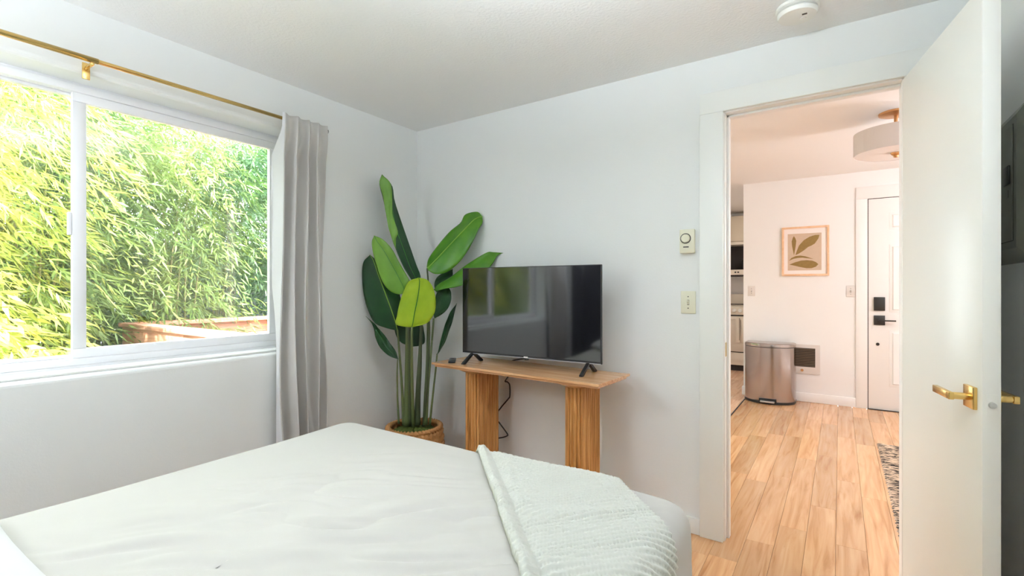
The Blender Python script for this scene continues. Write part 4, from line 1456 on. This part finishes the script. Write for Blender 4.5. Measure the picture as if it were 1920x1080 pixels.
for i, (xt, lab) in enumerate(((-0.06, 'cream dish towel with dark stripe hung on the oven handle'), (0.02, 'second cream dish towel beside the first on the oven handle'))):
    tw = thing('dish_towel', lab, 'towel', (-1.22 + xt, YS - 0.055, 0.45), group='dish towels on the oven handle')
    box('cloth', (-0.032, -0.018, 0.0), (0.032, -0.0125, 0.365), M['towel'], tw, 0.002)
    box('cloth_fold', (-0.032, -0.018, 0.3655), (0.032, 0.018, 0.371), M['towel'], tw, 0.002)
    box('stripe', (0.020, -0.0188, 0.03), (0.026, -0.0181, 0.365), M['towel2'], tw)
    box('back_cloth', (-0.030, 0.0125, 0.10), (0.030, 0.016, 0.365), M['towel'], tw)

hd = thing('range_hood', 'slim white range hood above the stove', 'hood', (-1.22, 8.40, 1.455))
prism('shell', [(-0.20, 0.02), (-0.20, 0.10), (0.31, 0.10), (0.31, 0.02)], 'x', -0.38, 0.38, M['stove'], hd)
box('underside', (-0.37, -0.19, 0.0), (0.37, 0.30, 0.0195), M['dark'], hd)
for xk in (-0.14, -0.10):
    box('switch_button', (xk, -0.206, 0.05), (xk + 0.025, -0.2005, 0.07), M['black'], hd)
cb = thing('wall_cabinet', 'cream wall cabinet with an open dark shelf above the hood', 'cabinet', (-1.22, 8.37, 1.556))
box('back_panel', (-0.45, 0.33, 0.0), (0.45, 0.345, 0.40), M['dark'], cb)
box('side_panel', (-0.47, 0.0, 0.0), (-0.4505, 0.345, 0.40), M['dark'], cb)
box('side_panel', (0.4505, 0.0, 0.0), (0.47, 0.345, 0.40), M['dark'], cb)
box('shelf_board', (-0.47, -0.01, 0.4005), (0.47, 0.345, 0.45), M['stove'], cb)
box('upper_body', (-0.47, 0.02, 0.4505), (0.47, 0.345, 0.86), M['cab'], cb)
box('cabinet_door', (-0.465, 0.0, 0.455), (-0.002, 0.0195, 0.855), M['cab'], cb, 0.003)
box('cabinet_door', (0.002, 0.0, 0.455), (0.465, 0.0195, 0.855), M['cab'], cb, 0.003)
pt_ = thing('cooking_pot', 'dark cooking pot on the shelf above the range hood', 'pot', (-1.18, 8.55, 1.556))
lathe('vessel', [(0.11, 0.0005), (0.125, 0.02), (0.13, 0.16)], M['dark'], pt_, 32)
lathe('lid', [(0.132, 0.1605), (0.12, 0.18), (0.06, 0.205), (0.02, 0.21)], M['dark'], pt_, 32)
lathe('lid_knob', [(0.008, 0.2105), (0.016, 0.225), (0.014, 0.235)], M['dark'], pt_, 16)

# ------------------------------------------------------------------ garden
gd = box('ground', (-16, -14, -0.62), (XL - 0.17, 14, -0.55), M['soil'])
tag(gd, 'dark garden soil below the bamboo', 'ground', kind='structure')

# low redwood planter wall: stacked boards
pw = thing('planter_wall', 'low redwood board planter wall in the garden outside the window', 'planter', (-6.35, 1.95, -0.55))
bh, zt = 0.145, 0.90 + 0.55
nb = 8
for k in range(nb):
    z1 = zt - 0.045 - k * (bh + 0.006)
    z0 = z1 - bh
    for a, b in ((0.0, 1.45), (1.456, 3.1)):
        box('board', (a, 0, z0), (b, 0.045, z1), M['redwood'], pw, 0.004)
    for a, b in ((0.05, 1.6), (1.606, 3.2)):
        box('board', (0, a, z0), (0.045, b, z1), M['redwood'], pw, 0.004)
box('cap_board', (-0.02, -0.03, zt - 0.044), (3.1, 0.13, zt), M['redwood'], pw, 0.004)
box('cap_board', (-0.02, 0.131, zt - 0.044), (0.13, 3.2, zt), M['redwood'], pw, 0.004)
for px_, py_ in ((0.05, 0.05), (1.5, 0.05), (0.05, 1.6), (3.0, 0.05), (0.05, 3.1)):
    box('post', (px_, py_, 0.0), (px_ + 0.07, py_ + 0.07, zt - 0.045), M['redwood'], pw)
box('soil_fill', (0.125, 0.125, 0.0), (3.0, 3.15, zt - 0.30), M['soil'], pw)

# weathered board fence at the back
fe = thing('board_fence', 'weathered grey board fence behind the bamboo', 'fence', (-8.4, 0, -0.55))
for k in range(62):
    y = -1.0 + k * 0.152
    box('fence_board', (0, y, 0.0), (0.02, y + 0.144, 2.5 + 0.02 * math.sin(k * 3.1)), M['fence'], fe)
for z in (0.4, 1.9):
    box('rail', (-0.045, -1.0, z), (-0.001, 8.4, z + 0.09), M['fence'], fe)


def leaves_mesh(name, n_spray, gen, leaf_len, leaf_w, per, seed, droop=0.6, mat_=None):
    """n_spray twigs of `per` folded lance leaves; gen(rng) gives twig base and direction"""
    r = np.random.default_rng(seed)
    vs = np.zeros((n_spray * per * 4, 3)); k = 0
    for s in range(n_spray):
        b, d = gen(r)
        d = d / np.linalg.norm(d)
        L = r.uniform(0.22, 0.42)
        az0 = math.atan2(d[1], d[0])
        for i in range(per):
            f = (i + 0.5) / per
            p = b + d * L * f + np.array([0, 0, -droop * 0.28 * (f * L / 0.3) ** 2])
            az = az0 + (1 if i % 2 else -1) * r.uniform(0.25, 1.0) * (1.15 - 0.6 * f)
            el = -r.uniform(-0.35, 1.35) * droop - 0.1
            ld = np.array([math.cos(az) * math.cos(el), math.sin(az) * math.cos(el), math.sin(el)])
            ll = leaf_len * r.uniform(0.65, 1.15)
            wd = np.cross(ld, [0, 0, 1.0]); wd /= (np.linalg.norm(wd) + 1e-9)
            up = np.cross(wd, ld)
            rl = r.uniform(-1.4, 1.4)
            wd = wd * math.cos(rl) + up * math.sin(rl)
            m_ = p + ld * ll * 0.4
            vs[k] = p; vs[k + 1] = m_ + wd * leaf_w - up * leaf_w * 0.3; vs[k + 3] = m_ - wd * leaf_w - up * leaf_w * 0.3
            vs[k + 2] = p + ld * ll + np.array([0, 0, -0.12 * ll])
            k += 4
    nl = n_spray * per
    idx = np.arange(nl) * 4
    fs = np.concatenate([np.stack([idx, idx + 1, idx + 2], 1), np.stack([idx, idx + 2, idx + 3], 1)])
    me = bpy.data.meshes.new(name)
    me.vertices.add(len(vs)); me.vertices.foreach_set('co', vs.ravel())
    me.loops.add(len(fs) * 3); me.loops.foreach_set('vertex_index', fs.ravel().astype(np.int32))
    me.polygons.add(len(fs))
    me.polygons.foreach_set('loop_start', np.arange(0, len(fs) * 3, 3, dtype=np.int32))
    me.update(calc_edges=True); me.validate()
    me.materials.append(mat_)
    return me


def bamboo(seed, m, height, lean, sprays=900, spread=0.75, low=0.10, ll=0.13):
    t = thing('bamboo', 'bamboo', 'bamboo', (0, 0, 0))
    r = np.random.default_rng(seed)
    curves = []
    for c in range(6):
        bx, by = r.uniform(-0.18, 0.18, 2)
        hx_, hy_ = r.uniform(-0.45, 0.45) + lean, r.uniform(-0.5, 0.5)
        h = height * r.uniform(0.82, 1.06)
        cv = [np.array([bx + hx_ * f ** 2.2, by + hy_ * f ** 2.2, h * (f - 0.08 * f ** 4)]) for f in np.linspace(0, 1, 10)]
        tube('culm', cv, [0.014 * (1 - 0.75 * f) for f in np.linspace(0, 1, 10)], M['culm'], t, 6)
        curves.append(np.array(cv))

    def gen(r):
        cv = curves[r.integers(len(curves))]
        f = (low + (1 - low) * r.uniform(0, 1.0) ** 0.8) * 9
        i = min(int(f), 8)
        p = cv[i] + (cv[i + 1] - cv[i]) * (f - i)
        a = r.uniform(0, 2 * math.pi)
        out = r.uniform(0.0, spread)
        d = np.array([math.cos(a), math.sin(a), r.uniform(-0.5, 0.6)])
        return p + d * out * np.array([1, 1, 0.5]), d
    me = leaves_mesh('foliage', sprays, gen, ll, 0.0090, 11, seed + 100, 0.75, m)
    o = link('foliage', me, None, t)
    o['kind'] = 'stuff'
    return t


protos = [bamboo(1, M['bamboo_a'], 4.5, 0.5), bamboo(2, M['bamboo_b'], 4.8, 0.55), bamboo(3, M['bamboo_a'], 4.3, 0.65), bamboo(4, M['bamboo_y'], 4.2, 0.6),
          bamboo(5, M['bamboo_b'], 4.9, 0.4, 850, 0.75, 0.42)]
spots = []
for k in range(8):           # stretch mirrored in the television
    spots.append((-6.9 + 0.35 * math.sin(k * 2.3), -9.4 + k * 0.9, k % 4))
for k in range(4):
    spots.append((-5.5 + 0.2 * math.sin(k * 1.9), -5.6 + k * 1.1, (3, 0, 2, 3)[k]))
for y_ in (-2.0, -0.9):
    spots.append((-7.0, y_, 2))
spots += [(-6.9, 0.1, 0), (-6.75, 0.95, 3), (-7.05, 1.75, 2), (-6.7, 2.55, 0), (-7.2, 3.35, 4), (-7.0, 4.3, 1), (-6.9, 5.2, 1),
          (-7.9, 0.2, 1), (-8.0, 1.1, 0), (-7.8, 2.0, 1), (-8.0, 2.85, 2), (-7.9, 3.8, 4), (-7.9, 4.8, 4),
          (-5.6, 0.45, 3), (-6.35, 1.15, 0), (-5.3, -0.4, 3)]
names = ['leafy green bamboo', 'cool green bamboo', 'bright arching bamboo', 'yellow green bamboo', 'bare stemmed bamboo']
ordinal = ['first', 'second', 'third', 'fourth', 'fifth', 'sixth', 'seventh', 'eighth']


def row_of(x_):
    return 'back row by the fence' if x_ < -7.4 else ('middle row' if x_ < -6.1 else 'front row')


def seen(x_, y_):
    d_ = np.dot([x_ + 0.4, y_], FW[:2]); l_ = np.dot([x_ + 0.4, y_], RT[:2])
    return -120 < 960 + F * l_ / d_ < 600


used = [False] * 5
for i, (x_, y_, v) in enumerate(spots):
    o = protos[v] if not used[v] else copy_tree(protos[v])
    used[v] = True
    o.location = (x_, y_, -0.55)
    o.rotation_euler = (0, 0, RNG.uniform(-0.5, 0.5))
    sc_ = RNG.uniform(0.95, 1.1)
    o.scale = (sc_, sc_, sc_)
    if seen(x_, y_):
        peers = sorted([q[1] for q in spots if seen(q[0], q[1]) and row_of(q[0]) == row_of(x_)])
        lab = '%s in the %s, %s from left through the window' % (names[v], row_of(x_), ordinal[peers.index(y_)])
    elif y_ < -2.5:
        lab = '%s clump mirrored in the television screen' % names[v]
    else:
        lab = '%s clump in the %s beside the window view' % (names[v], row_of(x_))
    tag(o, lab, 'bamboo', 'bamboo hedge outside the window')


def shrub(label, loc, seed, m, rx, ry, h, sprays, ll=0.13, lw=0.014):
    t = thing('shrub', label, 'shrub', loc)
    r = np.random.default_rng(seed)
    for c in range(7):
        a = r.uniform(0, 2 * math.pi)
        tip = np.array([math.cos(a) * rx * 0.6, math.sin(a) * ry * 0.6, h * r.uniform(0.6, 0.9)])
        tube('stem', [np.zeros(3), tip * [0.3, 0.3, 0.5], tip], [0.016, 0.011, 0.005], M['culm'], t, 6)

    def gen(r):
        while True:
            p = r.uniform(-1, 1, 3)
            if 0.35 < np.linalg.norm(p) < 1:
                break
        d = p * np.array([1, 1, 0.6]) + np.array([0, 0, 0.15])
        return np.array([p[0] * rx, p[1] * ry, h * 0.55 + p[2] * h * 0.45]), d
    o = link('foliage', leaves_mesh('foliage', sprays, gen, ll, lw, 9, seed + 50, 0.65, m), None, t)
    o['kind'] = 'stuff'
    return t


shrub('bright yellow green shrub below the left window pane', (-4.5, 0.45, -0.55), 61, M['bamboo_y'], 0.65, 0.75, 1.75, 620)
shrub('pale leafy shrub right under the left window pane', (-4.05, -0.45, -0.55), 62, M['bamboo_a'], 0.55, 0.65, 1.45, 420)
shrub('low green shrub behind the yellow shrub left of the redwood planter', (-5.35, 0.45, -0.55), 63, M['bamboo_a'], 0.5, 0.45, 1.45, 320)
